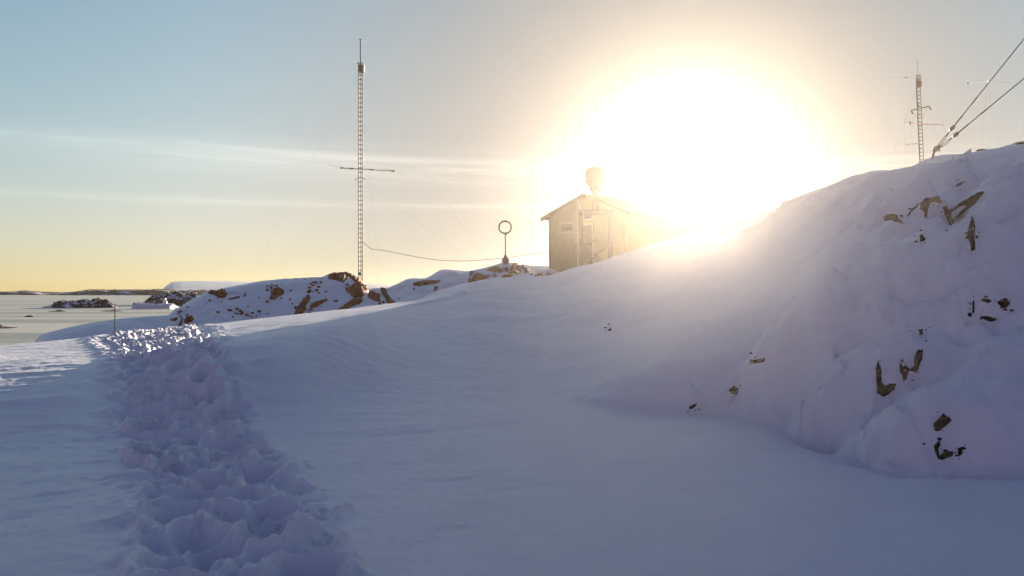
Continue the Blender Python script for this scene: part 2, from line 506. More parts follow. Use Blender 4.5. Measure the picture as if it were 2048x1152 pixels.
dz += inside * (0.017 * fbm(fx * 7.0, fy * 7.0, 3, 163, 0.65) + 0.008 * fbm(fx * 22.0, fy * 22.0, 2, 169) + 0.022 * np.abs(fbm(fx * 3.6, fy * 3.6, 3, 167, 0.55)))
dz += 0.055 * np.exp(-((edge / hw - 1.12) / 0.16) ** 2) * (0.5 + fbm(fx * 2.4, fy * 2.4, 3, 65))
ax_, ay_ = fx[near_sel], fy[near_sel]
pit = np.zeros(len(near_sel)); rim = np.zeros(len(near_sel))
wob = 0.20 * fbm(ax_ * 4.5, ay_ * 4.5, 3, 67)
lanes = [-0.62, -0.08, 0.50]
for li, ln in enumerate(lanes):
    s = 0.6 + 0.2 * li; side = 1
    while s < tl[-1] - 0.5:
        w = np.interp(s, [0, 5, 10, 17, 28, 36], HWT)
        off = (ln + rng.normal(0, 0.10)) * w * 0.9 + side * 0.08
        cx = np.interp(s, ts, TX) + np.interp(s, ts, TDY) * off
        cy = np.interp(s, ts, TY) - np.interp(s, ts, TDX) * off
        ang = math.atan2(np.interp(s, ts, TDY), np.interp(s, ts, TDX)) + rng.normal(0, 0.25)
        grow = 1.0 + 0.5 * sstep(18, 30, s)
        la_, lb = rng.uniform(0.20, 0.34) * grow, rng.uniform(0.13, 0.20) * grow
        near_i = np.nonzero((np.abs(ax_ - cx) < 0.9) & (np.abs(ay_ - cy) < 0.9))[0]
        if len(near_i):
            ddx = ax_[near_i] - cx; ddy = ay_[near_i] - cy
            u = (ddx * math.cos(ang) + ddy * math.sin(ang)) / la_; v = (-ddx * math.sin(ang) + ddy * math.cos(ang)) / lb
            d = np.sqrt(u * u + v * v) + wob[near_i]
            dep = rng.uniform(0.10, 0.30) * (1.0 + 0.15 * sstep(18, 30, s))
            pit[near_i] = np.minimum(pit[near_i], -dep * sstep(1.25, 0.35, d) * (0.85 + 0.3 * np.clip(u, -1, 1)))
            rim[near_i] = np.maximum(rim[near_i], dep * 0.42 * np.exp(-((d - 1.35) / 0.28) ** 2))
        s += rng.uniform(0.62, 0.95) * (1 + 0.3 * sstep(16, 28, s)); side = -side
dz[near_sel] += pit + rim
# clods thrown beside the holes
clod = np.maximum(0, gnoise(ax_ * 5.0, ay_ * 5.0, 71) - 0.35) * 0.13 * inside[near_sel]
dz[near_sel] += clod * sstep(60, 4, ts[-1] - along[near_sel] + 4)
flatz = GZ.ravel(); flatz[idx] += dz; GZ = flatz.reshape(GZ.shape)

near = Terrain(pxd, (RR * np.cos(TH))[:, :len(pxd)], GZ[:, :len(pxd)])
def zp(ox, oy, s, pts):
    return [(ox + x / s, oy + y / s) for x, y in pts]


Z8 = (1690, 630, 3.715); Z1 = (1440, 540, 2.743); ZU = (1440, 260, 3.368); Z2 = (1100, 600, 3.413); ZV = (1680, 280, 5.565)
GB = 'dark rocks showing through the snow bank'
NR = [
    (Z8, [(250, 340), (268, 400), (272, 508), (300, 528), (330, 515), (380, 518), (370, 550), (330, 590), (285, 607), (238, 580), (240, 500), (232, 400)], .09, 'dark rock shaped like a boot with a thin spike rising on its left'),
    (Z8, [(425, 330), (470, 398), (490, 400), (515, 380), (515, 320), (540, 265), (580, 262), (575, 320), (560, 360), (545, 410), (525, 430), (500, 415), (470, 420), (460, 480), (435, 500), (430, 460), (405, 420), (408, 370)], .09, 'dark diamond rock joined by a narrow neck to an upright block'),
    (Z8, [(730, 735), (790, 785), (750, 820), (700, 860), (668, 862), (660, 810), (690, 780)], .09, 'compact black angular rock just above the lowest rocks of the bank'),
    (Z8, [(706, 930), (702, 965), (690, 1000), (700, 1050), (740, 1018), (800, 1015), (798, 1045), (720, 1075), (690, 1070), (665, 1010), (660, 975), (680, 960)], .07, 'black hook shaped rock at the very foot of the bank'),
    (Z8, [(840, 990), (865, 985), (868, 1030), (845, 1045), (838, 1020)], .05, 'small black stone right beside the hook shaped rock'),
    (Z8, [(1005, 16), (1060, 15), (1130, 35), (1100, 50), (1060, 42), (1030, 25)], .05, 'thin flat dark rock under the small snow nose'),
    (Z8, [(552, 115), (570, 118), (582, 138), (572, 152), (556, 132)], .04, 'tiny brown stone alone above the upright block'),
    (Z1, [(1522, 178), (1555, 160), (1592, 185), (1575, 207), (1545, 200)], .06, 'black five sided rock at the right of the small snow nose'),
    (Z1, [(1438, 160), (1470, 163), (1492, 172), (1470, 181), (1446, 171)], .04, 'small brown sliver of rock on top of the snow nose'),
    (Z1, [(1388, 172), (1396, 172), (1394, 235), (1385, 238)], .03, 'thin upright brown crack of rock left of the snow nose'),
    (Z1, [(50, 660), (80, 638), (105, 650), (100, 675), (70, 680)], .06, 'brown ragged rock on the right flank of the low snow mound'),
    (Z2, [(945, 740), (975, 716), (1002, 710), (985, 735), (960, 745)], .04, 'small brown rock at the front foot of the low snow mound'),
    (Z2, [(1372, 410), (1400, 413), (1470, 399), (1476, 406), (1412, 432), (1385, 425)], .04, 'faint brown rock sliver behind the low snow mound'),
    (ZV, [(490, 885), (520, 842), (600, 838), (640, 850), (640, 880), (712, 930), (680, 935), (620, 905), (560, 888)], .10, 'olive brown rock with a tail, leftmost of the upper rocks'),
    (ZV, [(885, 770), (895, 710), (940, 655), (1010, 650), (1075, 630), (1120, 685), (1115, 705), (1060, 680), (1010, 690), (975, 750), (965, 860), (940, 865), (930, 790)], .12, 'arched brown rock with a drooping leg high on the bank'),
    (ZV, [(1135, 745), (1165, 740), (1195, 785), (1290, 740), (1420, 665), (1520, 610), (1600, 570), (1615, 590), (1540, 620), (1430, 680), (1290, 765), (1220, 805), (1225, 880), (1262, 930), (1235, 970), (1200, 920), (1165, 830)], .11, 'brown Y shaped rock with a long arm climbing to the right'),
    (ZU, [(1702, 578), (1722, 660), (1716, 720), (1722, 810), (1695, 822), (1690, 770), (1668, 700), (1680, 650)], .10, 'narrow dark upright rock beside a snow chute, lowest of the upper rocks'),
    (ZU, [(1350, 715), (1370, 712), (1384, 745), (1350, 755)], .06, 'small square brown rock below the arched rock'),
    (ZV, [(1290, 510), (1340, 482), (1388, 462), (1350, 500), (1300, 520)], .05, 'thin brown rock line above the Y shaped rock'),
    (ZV, [(745, 850), (790, 780), (860, 728), (866, 736), (805, 790), (755, 858)], .04, 'thin brown rock line curving between tailed and arched rocks'),
    (ZV, [(1515, 92), (1545, 76), (1640, 72), (1600, 86), (1530, 98)], .10, 'flat dark stone on the crest right of the wire anchor'),
    (ZV, [(1915, 46), (1960, 32), (2048, 26), (2070, 40), (1990, 52)], .10, 'dark stone slab on the crest at the right edge of the photo'),
    (Z2, [(402, 205), (412, 196), (420, 200), (412, 214)], .03, 'tiny brown stone alone on the smooth slope below the hut'),
]
# melt hollows below each rock and a cap of snow above it
for zz, pts, tk, lab in NR:
    q_ = zp(*zz, pts); cx_ = sum(p[0] for p in q_) / len(q_); cy_ = sum(p[1] for p in q_) / len(q_)
    y0_, y1_ = min(p[1] for p in q_), max(p[1] for p in q_); x0_, x1_ = min(p[0] for p in q_), max(p[0] for p in q_)
    if y0_ < 330: continue
    c_ = near.hit(cx_, cy_); size = max(0.16, 0.5 * max(x1_ - x0_, y1_ - y0_) / F * c_.y)
    up = near.hit(cx_, max(y0_ - 0.35 * (y1_ - y0_) - 4, cy_ - 60)); dn = near.hit(cx_, y1_ + 4)
    for c0, am, sz in ((c_, -0.30 * size, size * 0.8), (up, 0.30 * size, size * 1.0), (dn, -0.16 * size, size * 0.9)):
        d2 = ((GX - c0.x) ** 2 + (GY - c0.y) ** 2) / (sz * sz)
        m_ = d2 < 8
        GZ[m_] += am * np.exp(-d2[m_]) * (1 + 0.5 * gnoise(GX[m_] * 2.5 / sz, GY[m_] * 2.5 / sz, 95))
near = Terrain(pxd, (RR * np.cos(TH))[:, :len(pxd)], GZ[:, :len(pxd)])
# thin drift crests on the shoulder that catch the sun
for pts, ht, wd in (([(770, 621), (830, 611), (880, 602), (930, 590), (960, 578)], 0.10, 0.45), ([(1105, 573), (1150, 556), (1200, 541), (1260, 523), (1305, 507)], 0.16, 0.5),
                    ([(1235, 533), (1270, 520), (1305, 509), (1330, 497)], 0.14, 0.4), ([(1520, 437), (1560, 424), (1600, 402)], 0.12, 0.4), ([(905, 578), (950, 571), (1000, 565)], 0.06, 0.4), ([(1860, 341.5), (1900, 334), (1950, 323), (2000, 307), (2046, 289)], 0.16, 0.5), ([(1745, 347), (1790, 344), (1840, 342)], 0.05, 0.4)):
    wp = [near.hit(*p) for p in pts]
    for q_, (a, b_) in enumerate(zip(wp[:-1], wp[1:])):
        dx, dy = b_.x - a.x, b_.y - a.y; l2 = dx * dx + dy * dy
        t = ((GX - a.x) * dx + (GY - a.y) * dy) / l2
        ok = (t >= (-0.2 if q_ == 0 else 0)) & (t < (1.2 if q_ == len(wp) - 2 else 1))
        d = np.abs((GX - a.x) * dy - (GY - a.y) * dx) / math.sqrt(l2)
        tt_ = (q_ + np.clip(t, 0, 1)) / (len(wp) - 1)
        m_ = ok & (d < 3) & (np.abs(GX - a.x) < 30)
        GZ[m_] += ht * np.exp(-d[m_] / wd) * np.sin(np.pi * np.clip(tt_[m_] * 0.94 + 0.03, 0, 1)) ** 0.6
# snow slab steps, pushed in world space along the polyline
for pts, drop in STEPS:
    wp = [near.hit(*p) for p in pts]
    for a, b_ in zip(wp[:-1], wp[1:]):
        dx, dy = b_.x - a.x, b_.y - a.y; l2 = dx * dx + dy * dy
        t = np.clip(((GX - a.x) * dx + (GY - a.y) * dy) / l2, 0, 1)
        d = np.hypot(GX - a.x - t * dx, GY - a.y - t * dy)
        m_ = d < 1.2
        GZ[m_] -= drop * np.exp(-(d[m_] / 0.22) ** 2) * (0.7 + 0.5 * gnoise(GX[m_] * 3, GY[m_] * 3, 91))
near = Terrain(pxd, (RR * np.cos(TH))[:, :len(pxd)], GZ[:, :len(pxd)])
o = grid_mesh('snow_field', GX, GY, GZ, M_SNOW, wrap=True, centre=(0, 0, 0.0))
tag(o, 'deep shaded snow field with a trodden footprint track and a drifted bank', 'snow', kind='structure')


# ---- hills behind ------------------------------------------------------------------
def hill(name, crest, yf0, px0, px1, npx, ny, ylen, mat, zfoot, amp=0.25, fs=0.35, seed=5, k=0.012, rim_b=0.1, blur=4, ridg=0.0):
    px = np.linspace(px0, px1, npx)
    yc = table(crest, 2, px, 20); ec = (HY - table(crest, 1, px, blur)) / F
    yf = yc - yf0
    t = np.concatenate([np.linspace(0, 1, ny), 1 + np.linspace(0, 1, ny // 3)[1:] * (ylen / yf0)])
    Y = yf[None] + t[:, None] * (yc - yf)[None]
    ef = (zfoot - EYE) / yf
    tt = np.clip(t, 0, 1)[:, None]
    g = 1 - (1 - tt) ** 1.7 * (1 - rim_b) - rim_b * (1 - tt)
    e = ef[None] + (ec - ef)[None] * g
    q = np.maximum(Y - yc[None], 0)
    Z = EYE + Y * e - k * q * q
    X = (px[None] - CX) / F * Y
    fade = sstep(0.0, 0.25, 1 - t)[:, None] * np.ones_like(Z)
    n_ = fbm(X * fs, Y * fs, 5, seed, 0.55)
    if ridg:
        n_ = n_ * (1 - ridg) + ridg * (0.6 - np.abs(fbm(X * fs * 1.5, Y * fs * 1.5, 4, seed + 3)) * 1.6)
    Z = Z + amp * n_ * (0.15 + 0.85 * fade)
    o = grid_mesh(name, X, Y, Z, mat)
    tag(o, kind='structure')
    return Terrain(px, Y, Z), o


SPIT = [(40, 712, 46), (66, 688, 46), (72, 678, 46), (84, 668, 46.5), (130, 656, 47), (190, 644, 48), (240, 637, 49), (345, 629, 51), (470, 622, 53)]
spit, o = hill('snow_spit', SPIT, 7.5, 40, 470, 150, 50, 14, M_SNOWFAR, -2.0, 0.10, 0.35, 8, k=0.02)
tag(o, 'low snow spit in blue shade running out to the sea', 'snow')
MID = [(296, 690, 52), (310, 662, 52), (322, 646, 52), (345, 622, 53), (370, 607, 54), (410, 586, 55), (440, 578, 56), (470, 572, 57), (520, 562, 58),
       (560, 558, 58), (600, 556, 58), (646, 554, 58), (654, 549, 58), (690, 547, 58), (706, 549, 58), (718, 556, 57.5), (728, 566, 57), (735, 575, 56.5), (740, 590, 56), (748, 607, 55.5),
       (770, 640, 55)]
mid, o = hill('rocky_hill', MID, 14, 296, 772, 300, 90, 14, M_SNOWFAR, -1.4, 0.30, 0.4, 15, ridg=0.4, blur=3)
tag(o, 'snow covered rocky knoll with rust brown outcrops left of the mast', 'hill')
HUTH = [(690, 604, 64), (712, 590, 64), (730, 579, 64), (742, 578.5, 64), (752, 576, 64), (775, 575.5, 64), (798, 565.6, 64), (816, 557, 63.5), (829, 556, 63), (851, 557.3, 63),
        (861, 552, 62.5), (881, 540, 62), (888, 538.5, 62), (900, 539.6, 61.5), (914, 540, 61), (935, 543.4, 60.5), (961, 536.7, 60), (990, 530, 59.5), (1004, 525.5, 59), (1018, 524.5, 59),
        (1023, 526.5, 59), (1031, 527, 59.3), (1039, 530.6, 60), (1076, 530.5, 62), (1102, 531.5, 64), (1160, 534, 65), (1300, 536, 66), (1450, 536, 68)]
HUTH = [(a_, b_, c_ * 0.91) for a_, b_, c_ in HUTH]
huth, o = hill('hut_hill', HUTH, 14, 700, 1450, 360, 80, 30, M_SNOWFAR, 0.2, 0.28, 0.35, 25, k=0.004, ridg=0.3, blur=3)
tag(o, 'snowy rise carrying the hut and the loop antenna', 'hill')


# ---- rocks showing through the snow --------------------------------------------------
def rock(name, label, terr, pts, thick, mat, cat='rock', group=None, step=None, jit=0.34, rimh=0.015):
    pts = [Vector(p) for p in pts]
    A = 0.5 * sum(pts[i].x * pts[(i + 1) % len(pts)].y - pts[(i + 1) % len(pts)].x * pts[i].y for i in range(len(pts)))
    if A < 0: pts.reverse()
    A = abs(A)
    step = step or max(0.9, math.sqrt(A) / 13.0)
    ring = []
    for i in range(len(pts)):
        a, b_ = pts[i], pts[(i + 1) % len(pts)]
        n = max(1, int(round((b_ - a).length / step)))
        for j in range(n):
            p = a.lerp(b_, j / n)
            ring.append(p + Vector((random.uniform(-jit, jit), random.uniform(-jit, jit))) * step)
    xs = [p.x for p in ring]; ys = [p.y for p in ring]

    def inside(q):
        c = False; j = len(ring) - 1
        for i in range(len(ring)):
            if (ring[i].y > q.y) != (ring[j].y > q.y) and q.x < (ring[j].x - ring[i].x) * (q.y - ring[i].y) / (ring[j].y - ring[i].y) + ring[i].x:
                c = not c
            j = i
        return c

    def dist(q):
        return min((q - p).length for p in ring)
    inner = []
    y = min(ys)
    while y < max(ys):
        x = min(xs)
        while x < max(xs):
            q = Vector((x + random.uniform(-.3, .3) * step, y + random.uniform(-.3, .3) * step))
            if inside(q) and dist(q) > 0.45 * step: inner.append(q)
            x += step
        y += step
    nb = len(ring)
    verts, edges, faces, ov, oe, of = delaunay_2d_cdt(ring + inner, [(i, (i + 1) % nb) for i in range(nb)], [], 1, 1e-4)
    wide = max(1.0, 0.30 * math.sqrt(A))
    W = []; rimset = {}
    for v, orig in zip(verts, ov):
        p = terr.hit(v.x, v.y); nrm = terr.normal(p, 0.15)
        onrim = any(i < nb for i in orig)
        if onrim:
            h = rimh
        else:
            f = min(1.0, dist(Vector(v)) / wide)
            h = rimh + thick * (0.20 + 0.8 * f ** 0.6) * (0.8 + 0.4 * random.random())
        W.append(p + nrm * h)
    base = sum((w for w in W), Vector()) / len(W)
    F_ = [tuple(reversed(f)) for f in faces]
    # close the underside so that the rock has a body in the ground
    cnt = {}
    for f in F_:
        for i in range(len(f)):
            e = (f[i], f[(i + 1) % len(f)])
            cnt[e] = 1
    bedges = [e for e in cnt if (e[1], e[0]) not in cnt]
    low = {}
    for e in bedges:
        for i in e:
            if i not in low:
                low[i] = len(W); W.append(W[i].lerp(base, 0.25) - Vector((0, 0, max(0.12, thick))) + Vector((0, max(0.1, thick), 0)))
    for a, b_ in bedges:
        F_.append((b_, a, low[a], low[b_]))
    ci = len(W); W.append(base - Vector((0, 0, 1.6 * max(0.12, thick))) + Vector((0, 1.4 * max(0.1, thick), 0)))
    for a, b_ in bedges:
        F_.append((low[b_], low[a], ci))
    mb = MB(); mb.v = W; mb.f = F_
    ob = mb.build(name, mat, org=base)
    return tag(ob, label, cat, group)


for zz, pts, tk, lab in NR:
    rock('snow_bank_rock', lab, near, zp(*zz, pts), tk * 0.45, M_ROCK, group=GB)

def stones(name, terr, spots, mat, label):
    mb = MB()
    for (x, y, s) in spots:
        p = terr.hit(x, y); n = 6
        b0 = len(mb.v)
        for j, (rr_, zz_) in enumerate(((1.0, -0.3), (0.9, 0.35), (0.45, 0.75))):
            for q in range(n):
                t = q * 2 * math.pi / n
                k_ = s * rr_ * random.uniform(0.7, 1.3)
                mb.v.append(p + Vector((k_ * math.cos(t), k_ * math.sin(t), s * zz_ * random.uniform(0.6, 1.1))))
        for j in range(2):
            for q in range(n):
                q2 = (q + 1) % n
                mb.f.append((b0 + j * n + q, b0 + j * n + q2, b0 + (j + 1) * n + q2, b0 + (j + 1) * n + q))
        mb.f.append(tuple(b0 + 2 * n + q for q in range(n)))
    o = mb.build(name, mat)
    return tag(o, label, 'stones', kind='stuff')


sp = []
for zz, pts, tk, lab in NR:
    q_ = zp(*zz, pts)
    if min(p[1] for p in q_) < 330: continue
    for _ in range(7):
        a_ = random.choice(q_); ang_ = random.uniform(0, 2 * math.pi); dd_ = abs(random.gauss(0, 9)) + 3
        sp.append((min(a_[0] + dd_ * math.cos(ang_), 2200), a_[1] + 0.7 * dd_ * math.sin(ang_), random.choice((0.008, 0.011, 0.015, 0.024))))
stones('stone_chips', near, sp, M_ROCK, 'tiny dark stone chips poking through the snow around the bank rocks')

ZM = (500, 480, 5.12); ZL = (300, 520, 6.4); ZH = (900, 420, 8.227)
GM = 'rust brown outcrops on the snowy hills'
MR = [
    (mid, ZM, [(795, 352), (860, 343), (980, 338), (1050, 362), (1110, 398), (1190, 475), (1200, 520), (1150, 590), (1060, 592), (1000, 540), (968, 490), (1010, 495), (1080, 440), (1040, 400), (990, 395), (960, 442), (870, 412), (800, 395)], .40, 'largest rust brown outcrop capping the hill beside the mast'),
    (mid, ZM, [(880, 728), (960, 670), (1060, 594), (1150, 600), (1182, 680), (1160, 692), (1000, 708)], .18, 'triangular brown outcrop at the hill foot below the capping rock'),
    (mid, ZM, [(212, 522), (240, 505), (290, 485), (345, 512), (330, 560), (280, 590), (250, 612), (195, 606), (218, 570)], .22, 'square rust outcrop alone in the middle of the hill'),
    (mid, ZM, [(438, 782), (480, 710), (520, 640), (545, 610), (590, 560), (612, 565), (620, 602), (600, 640), (570, 672), (580, 720), (545, 742), (510, 776)], .22, 'long rust streak climbing from the hill foot'),
    (mid, ZM, [(612, 688), (640, 655), (690, 635), (790, 606), (795, 620), (750, 645), (690, 682), (625, 706)], .20, 'cigar shaped rust rock right of the long streak'),
    (mid, ZM, [(580, 535), (605, 518), (635, 520), (612, 545), (585, 545)], .14, 'small rust rock at the upper end of the long streak'),
    (mid, ZM, [(590, 492), (625, 482), (632, 492), (600, 502)], .12, 'second of three small stacked stones above the long streak'),
    (mid, ZM, [(625, 466), (660, 460), (668, 468), (630, 474)], .12, 'middle of three small stacked stones above the long streak'),
    (mid, ZM, [(628, 438), (690, 428), (690, 440), (635, 446)], .12, 'topmost of the small stacked stones above the long streak'),
    (mid, ZM, [(665, 512), (695, 505), (703, 518), (675, 530)], .12, 'small dark stone right of the stacked stones'),
    (mid, ZL, [(738, 424), (770, 398), (800, 388), (850, 408), (900, 395), (925, 375), (962, 376), (965, 420), (1000, 430), (970, 470), (930, 490), (880, 482), (830, 452)], .25, 'brown outcrop on the left shoulder of the hill'),
    (mid, ZL, [(438, 802), (470, 745), (540, 720), (562, 760), (540, 790), (480, 806)], .22, 'brown rounded rock low on the left end of the hill'),
    (mid, ZL, [(240, 775), (300, 752), (352, 738), (352, 765), (325, 784)], .14, 'dark wedge of rock at the far left foot of the hill'),
    (mid, ZL, [(362, 868), (392, 790), (402, 740), (420, 740), (408, 820), (390, 850)], .14, 'upright dark rock rib at the left foot of the hill'),
    (mid, ZL, [(95, 905), (130, 850), (178, 800), (190, 808), (150, 860), (110, 915)], .14, 'slanting dark rock at the outermost left tip of the hill'),
    (mid, ZL, [(1008, 500), (1060, 490), (1100, 478), (1150, 468), (1155, 480), (1095, 497), (1020, 512)], .12, 'thin curved brown rock below the left shoulder'),
    (mid, ZL, [(1195, 470), (1215, 425), (1230, 432), (1215, 475)], .12, 'thin upright brown stone high on the left shoulder'),
    (mid, ZL, [(1065, 684), (1110, 680), (1140, 690), (1180, 660), (1200, 672), (1195, 690), (1080, 692)], .10, 'low scatter like flat stone in the lower middle of the hill'),
    (huth, ZM, [(1225, 512), (1260, 530), (1340, 560), (1332, 600), (1340, 640), (1290, 630), (1240, 605), (1195, 590), (1215, 560)], .22, 'ragged olive rock right of the mast foot'),
    (huth, ZM, [(1335, 490), (1390, 500), (1410, 560), (1450, 610), (1490, 640), (1480, 658), (1410, 662), (1385, 600), (1345, 545)], .24, 'slanting olive rock rib right of the ragged rock'),
    (huth, ZM, [(1665, 462), (1690, 440), (1730, 430), (1850, 418), (1948, 418), (1950, 430), (1915, 446), (1820, 458), (1730, 474), (1680, 472)], .22, 'long flat brown rock lying across the rounded snow knoll'),
    (huth, ZM, [(1668, 500), (1690, 498), (1688, 512), (1672, 512)], .10, 'tiny dark stone below the long flat rock'),
    (huth, ZH, [(590, 1003), (690, 960), (780, 928), (820, 960), (862, 990), (855, 1035), (700, 1022)], .20, 'brown rock on the left slope just below the loop antenna'),
    (huth, ZH, [(300, 1150), (400, 1090), (500, 1048), (560, 1080), (645, 1085), (650, 1140), (560, 1190), (300, 1210)], .22, 'broad brown rock at the edge of the near snow below the loop antenna'),
    (huth, ZH, [(985, 945), (1030, 925), (1085, 920), (1085, 950), (1000, 972)], .14, 'small brown rock on the right slope just below the loop antenna'),
    (huth, ZH, [(1020, 1012), (1080, 1000), (1180, 1008), (1160, 1040), (1090, 1062)], .14, 'pale brown rock between the loop antenna and the hut'),
    (huth, ZH, [(1215, 965), (1260, 950), (1310, 1000), (1300, 1040), (1230, 1035)], .14, 'rounded olive brown rock halfway from the loop antenna to the hut'),
    (huth, ZH, [(1395, 1095), (1430, 1060), (1470, 1050), (1525, 1090), (1500, 1108)], .14, 'small brown rock left of the hut corner'),
    (huth, ZH, [(1545, 1098), (1580, 1075), (1640, 1058), (1755, 1075), (1700, 1110), (1600, 1120)], .16, 'flat brown rock directly under the hut corner'),
    (huth, ZH, [(840, 1110), (900, 1075), (1000, 1060), (1010, 1100), (940, 1125)], .14, 'greenish brown rock low in the middle of the antenna rise'),
]
for terr, zz, pts, tk, lab in MR:
    rock('hill_outcrop', lab, terr, zp(*zz, pts), tk * 0.7, M_ROCKRUST, group=GM)


sp = []
for (x0, y0, sx, sy, n) in ((470, 635, 30, 12, 12), (500, 628, 22, 8, 9), (560, 600, 40, 25, 8), (365, 625, 16, 18, 12), (545, 572, 14, 7, 10), (640, 590, 30, 20, 7),
                            (596, 612, 10, 8, 6), (440, 600, 30, 10, 6), (560, 585, 12, 8, 7), (632, 566, 8, 9, 6), (700, 575, 10, 8, 6), (615, 625, 12, 6, 5)):
    for _ in range(n):
        sp.append((random.gauss(x0, sx * 0.6), random.gauss(y0, sy * 0.6), random.uniform(0.04, 0.13)))
for x_ in (571, 592, 610, 641, 645):
    sp.append((x_, 558, random.uniform(0.06, 0.12)))
stones('scattered_stones', mid, sp, M_ROCKRUST, 'small loose stones scattered over the snow of the rocky knoll')
sp = []
for (x0, y0, sx, sy, n) in ((1010, 542, 22, 6, 22), (1030, 535, 16, 4, 12), (960, 552, 18, 5, 10), (1080, 552, 18, 4, 10), (770, 600, 20, 10, 7), (870, 590, 20, 8, 4), (948, 546, 8, 4, 8)):
    for _ in range(n):
        sp.append((random.gauss(x0, sx * 0.7), random.gauss(y0, sy * 0.7), random.uniform(0.05, 0.16)))
stones('scattered_stones', huth, sp, M_ROCKRUST, 'small loose stones scattered around the loop antenna rise')


# ------------------------------------------------------------------ sea, islets, far land
a = np.linspace(0, 2 * math.pi, 97)[:-1]
r_ = np.array([6, 20, 40, 60, 90, 140, 220, 400, 800, 1200, 1650.])
A_, R_ = np.meshgrid(a, r_)
o = grid_mesh('sea', R_ * np.sin(A_), R_ * np.cos(A_), np.full_like(A_, SEA), M_SEA, wrap=True, centre=(0, 0, SEA))
tag(o, 'calm greenish grey sea with fine ripples reaching the horizon', 'sea', kind='structure')


def islet(name, prof, Y, depth, mat, label, cat, seed, nz=0.25, fs=0.8, kind=None, group=None, nx=110, ny=40, steep=2.2):
    """prof: (px, row) of the skyline; a mound of real depth standing in the sea at distance Y"""
    prof = np.array(prof, float)
    px = np.linspace(prof[0, 0], prof[-1, 0], nx)
    H = np.interp(px, prof[:, 0], EYE + (HY - prof[:, 1]) / F * Y) - SEA
    t = np.linspace(-1, 1, ny)
    YY = Y + t[:, None] * depth / 2 * np.ones((ny, nx)); X = ((px - CX) / F)[None] * YY
    sh = np.clip(1 - np.abs(t) ** steep, 0, 1)[:, None]
    wx = np.sin(np.linspace(0, math.pi, nx)) ** 0.3
    n_ = fbm(X * fs, YY * fs, 5, seed, 0.6)
    Z = SEA - 0.25 * nz + sh * (H + 0.25 * nz)[None] + nz * n_ * sh * wx[None] * np.minimum(1, np.maximum(H, 0.1) / (2 * nz))[None]
    o = grid_mesh(name, X, YY, Z, mat)
    tag(o, label, cat, group, kind)
    return o


def zq(pts):
    return zp(0, 560, 4.876, pts)


islet('rocky_islet', zq([(420, 262), (500, 250), (530, 220), (600, 208), (640, 206), (700, 206), (760, 208), (850, 200), (900, 190), (960, 190), (1010, 195), (1060, 200), (1090, 225), (1130, 252), (1140, 264)]),
      172, 7, M_ISLET, 'low dark rocky islet dusted with snow, alone in the open water', 'islet', 31, 0.5, 0.9)
islet('rocky_islet', zq([(1380, 225), (1440, 190), (1480, 160), (1560, 150), (1640, 135), (1720, 128), (1800, 140), (1900, 140), (1935, 160), (2060, 175), (2200, 200)]),
      205, 16, M_ISLET, 'snowy rocky islet with many boulders, behind the ice floe', 'islet', 33, 0.9, 0.45)
islet('rocky_islet', zq([(-300, 500), (-200, 440), (-60, 430), (0, 440), (40, 455), (90, 458), (150, 466), (240, 470), (325, 480)]),
      77, 3.2, M_ISLETDARK, 'black wet reef at the left edge of the photo', 'islet', 35, 0.22, 1.6)
GR = 'small reefs awash between the islets and the shore'
islet('reef_rock', zq([(475, 304), (540, 300), (570, 294), (600, 297), (640, 304)]), 139, 2.2, M_ISLETDARK, 'small black reef awash below the low dark islet', 'rock', 37, 0.10, 1.6, group=GR)
islet('reef_rock', zq([(240, 353), (280, 346), (300, 344), (325, 353)]), 110, 1.5, M_ISLETDARK, 'tiny black reef nearest the reef at the left edge', 'rock', 38, 0.08, 2.0, group=GR)
islet('reef_rock', zq([(980, 303), (1040, 298), (1100, 295), (1190, 302)]), 140, 2.2, M_ISLETDARK, 'long low black reef seen behind the marker stake', 'rock', 39, 0.10, 1.6, group=GR)
islet('reef_rock', zq([(1295, 229), (1310, 219), (1322, 229)]), 190, 1.2, M_ISLETDARK, 'dot like black rock between the low islet and the ice floe', 'rock', 40, 0.08, 2.0, group=GR)

fl = empty('ice_floe', P(310, 617, 162), 'grey white ice floe with blunt raised ends drifting before the snowy islet', 'ice floe')
px_ = np.linspace(272, 349, 70); t_ = np.linspace(-1, 1, 24)
top = np.interp(px_, [272, 273.5, 276, 285, 300, 325, 340, 346, 348, 349], [617, 607, 605, 606.5, 607.5, 607, 607.5, 609, 612, 617])
X = np.repeat(((px_ - CX) / F * 162)[None], 24, 0) - fl.location.x
YY = t_[:, None] * 2.2 * np.ones_like(X)
Hh = (EYE + (HY - top) / F * 162 - SEA)[None] * np.clip(1 - np.abs(t_) ** 7, 0, 1)[:, None] + 0.24 * fbm(X * 0.9, YY * 0.9, 4, 88)
o = grid_mesh('hull', X, YY, SEA - 0.1 + Hh - fl.location.z, M_ICE); o.parent = fl; o.name = 'floe_body'
mb = MB()
c = P(330, 607, 163.5)
prof = [(0.5, -0.4), (0.42, 0.1), (0.34, 0.4), (0.22, 0.7), (0.14, 0.85), (0.05, 0.95)]
mb.lathe(c, prof, 12)
mb.v = [v + Vector((random.uniform(-.09, .09), random.uniform(-.09, .09), random.uniform(-.08, .08))) for v in mb.v]
mb.build('ice_peak', M_CAP, fl)

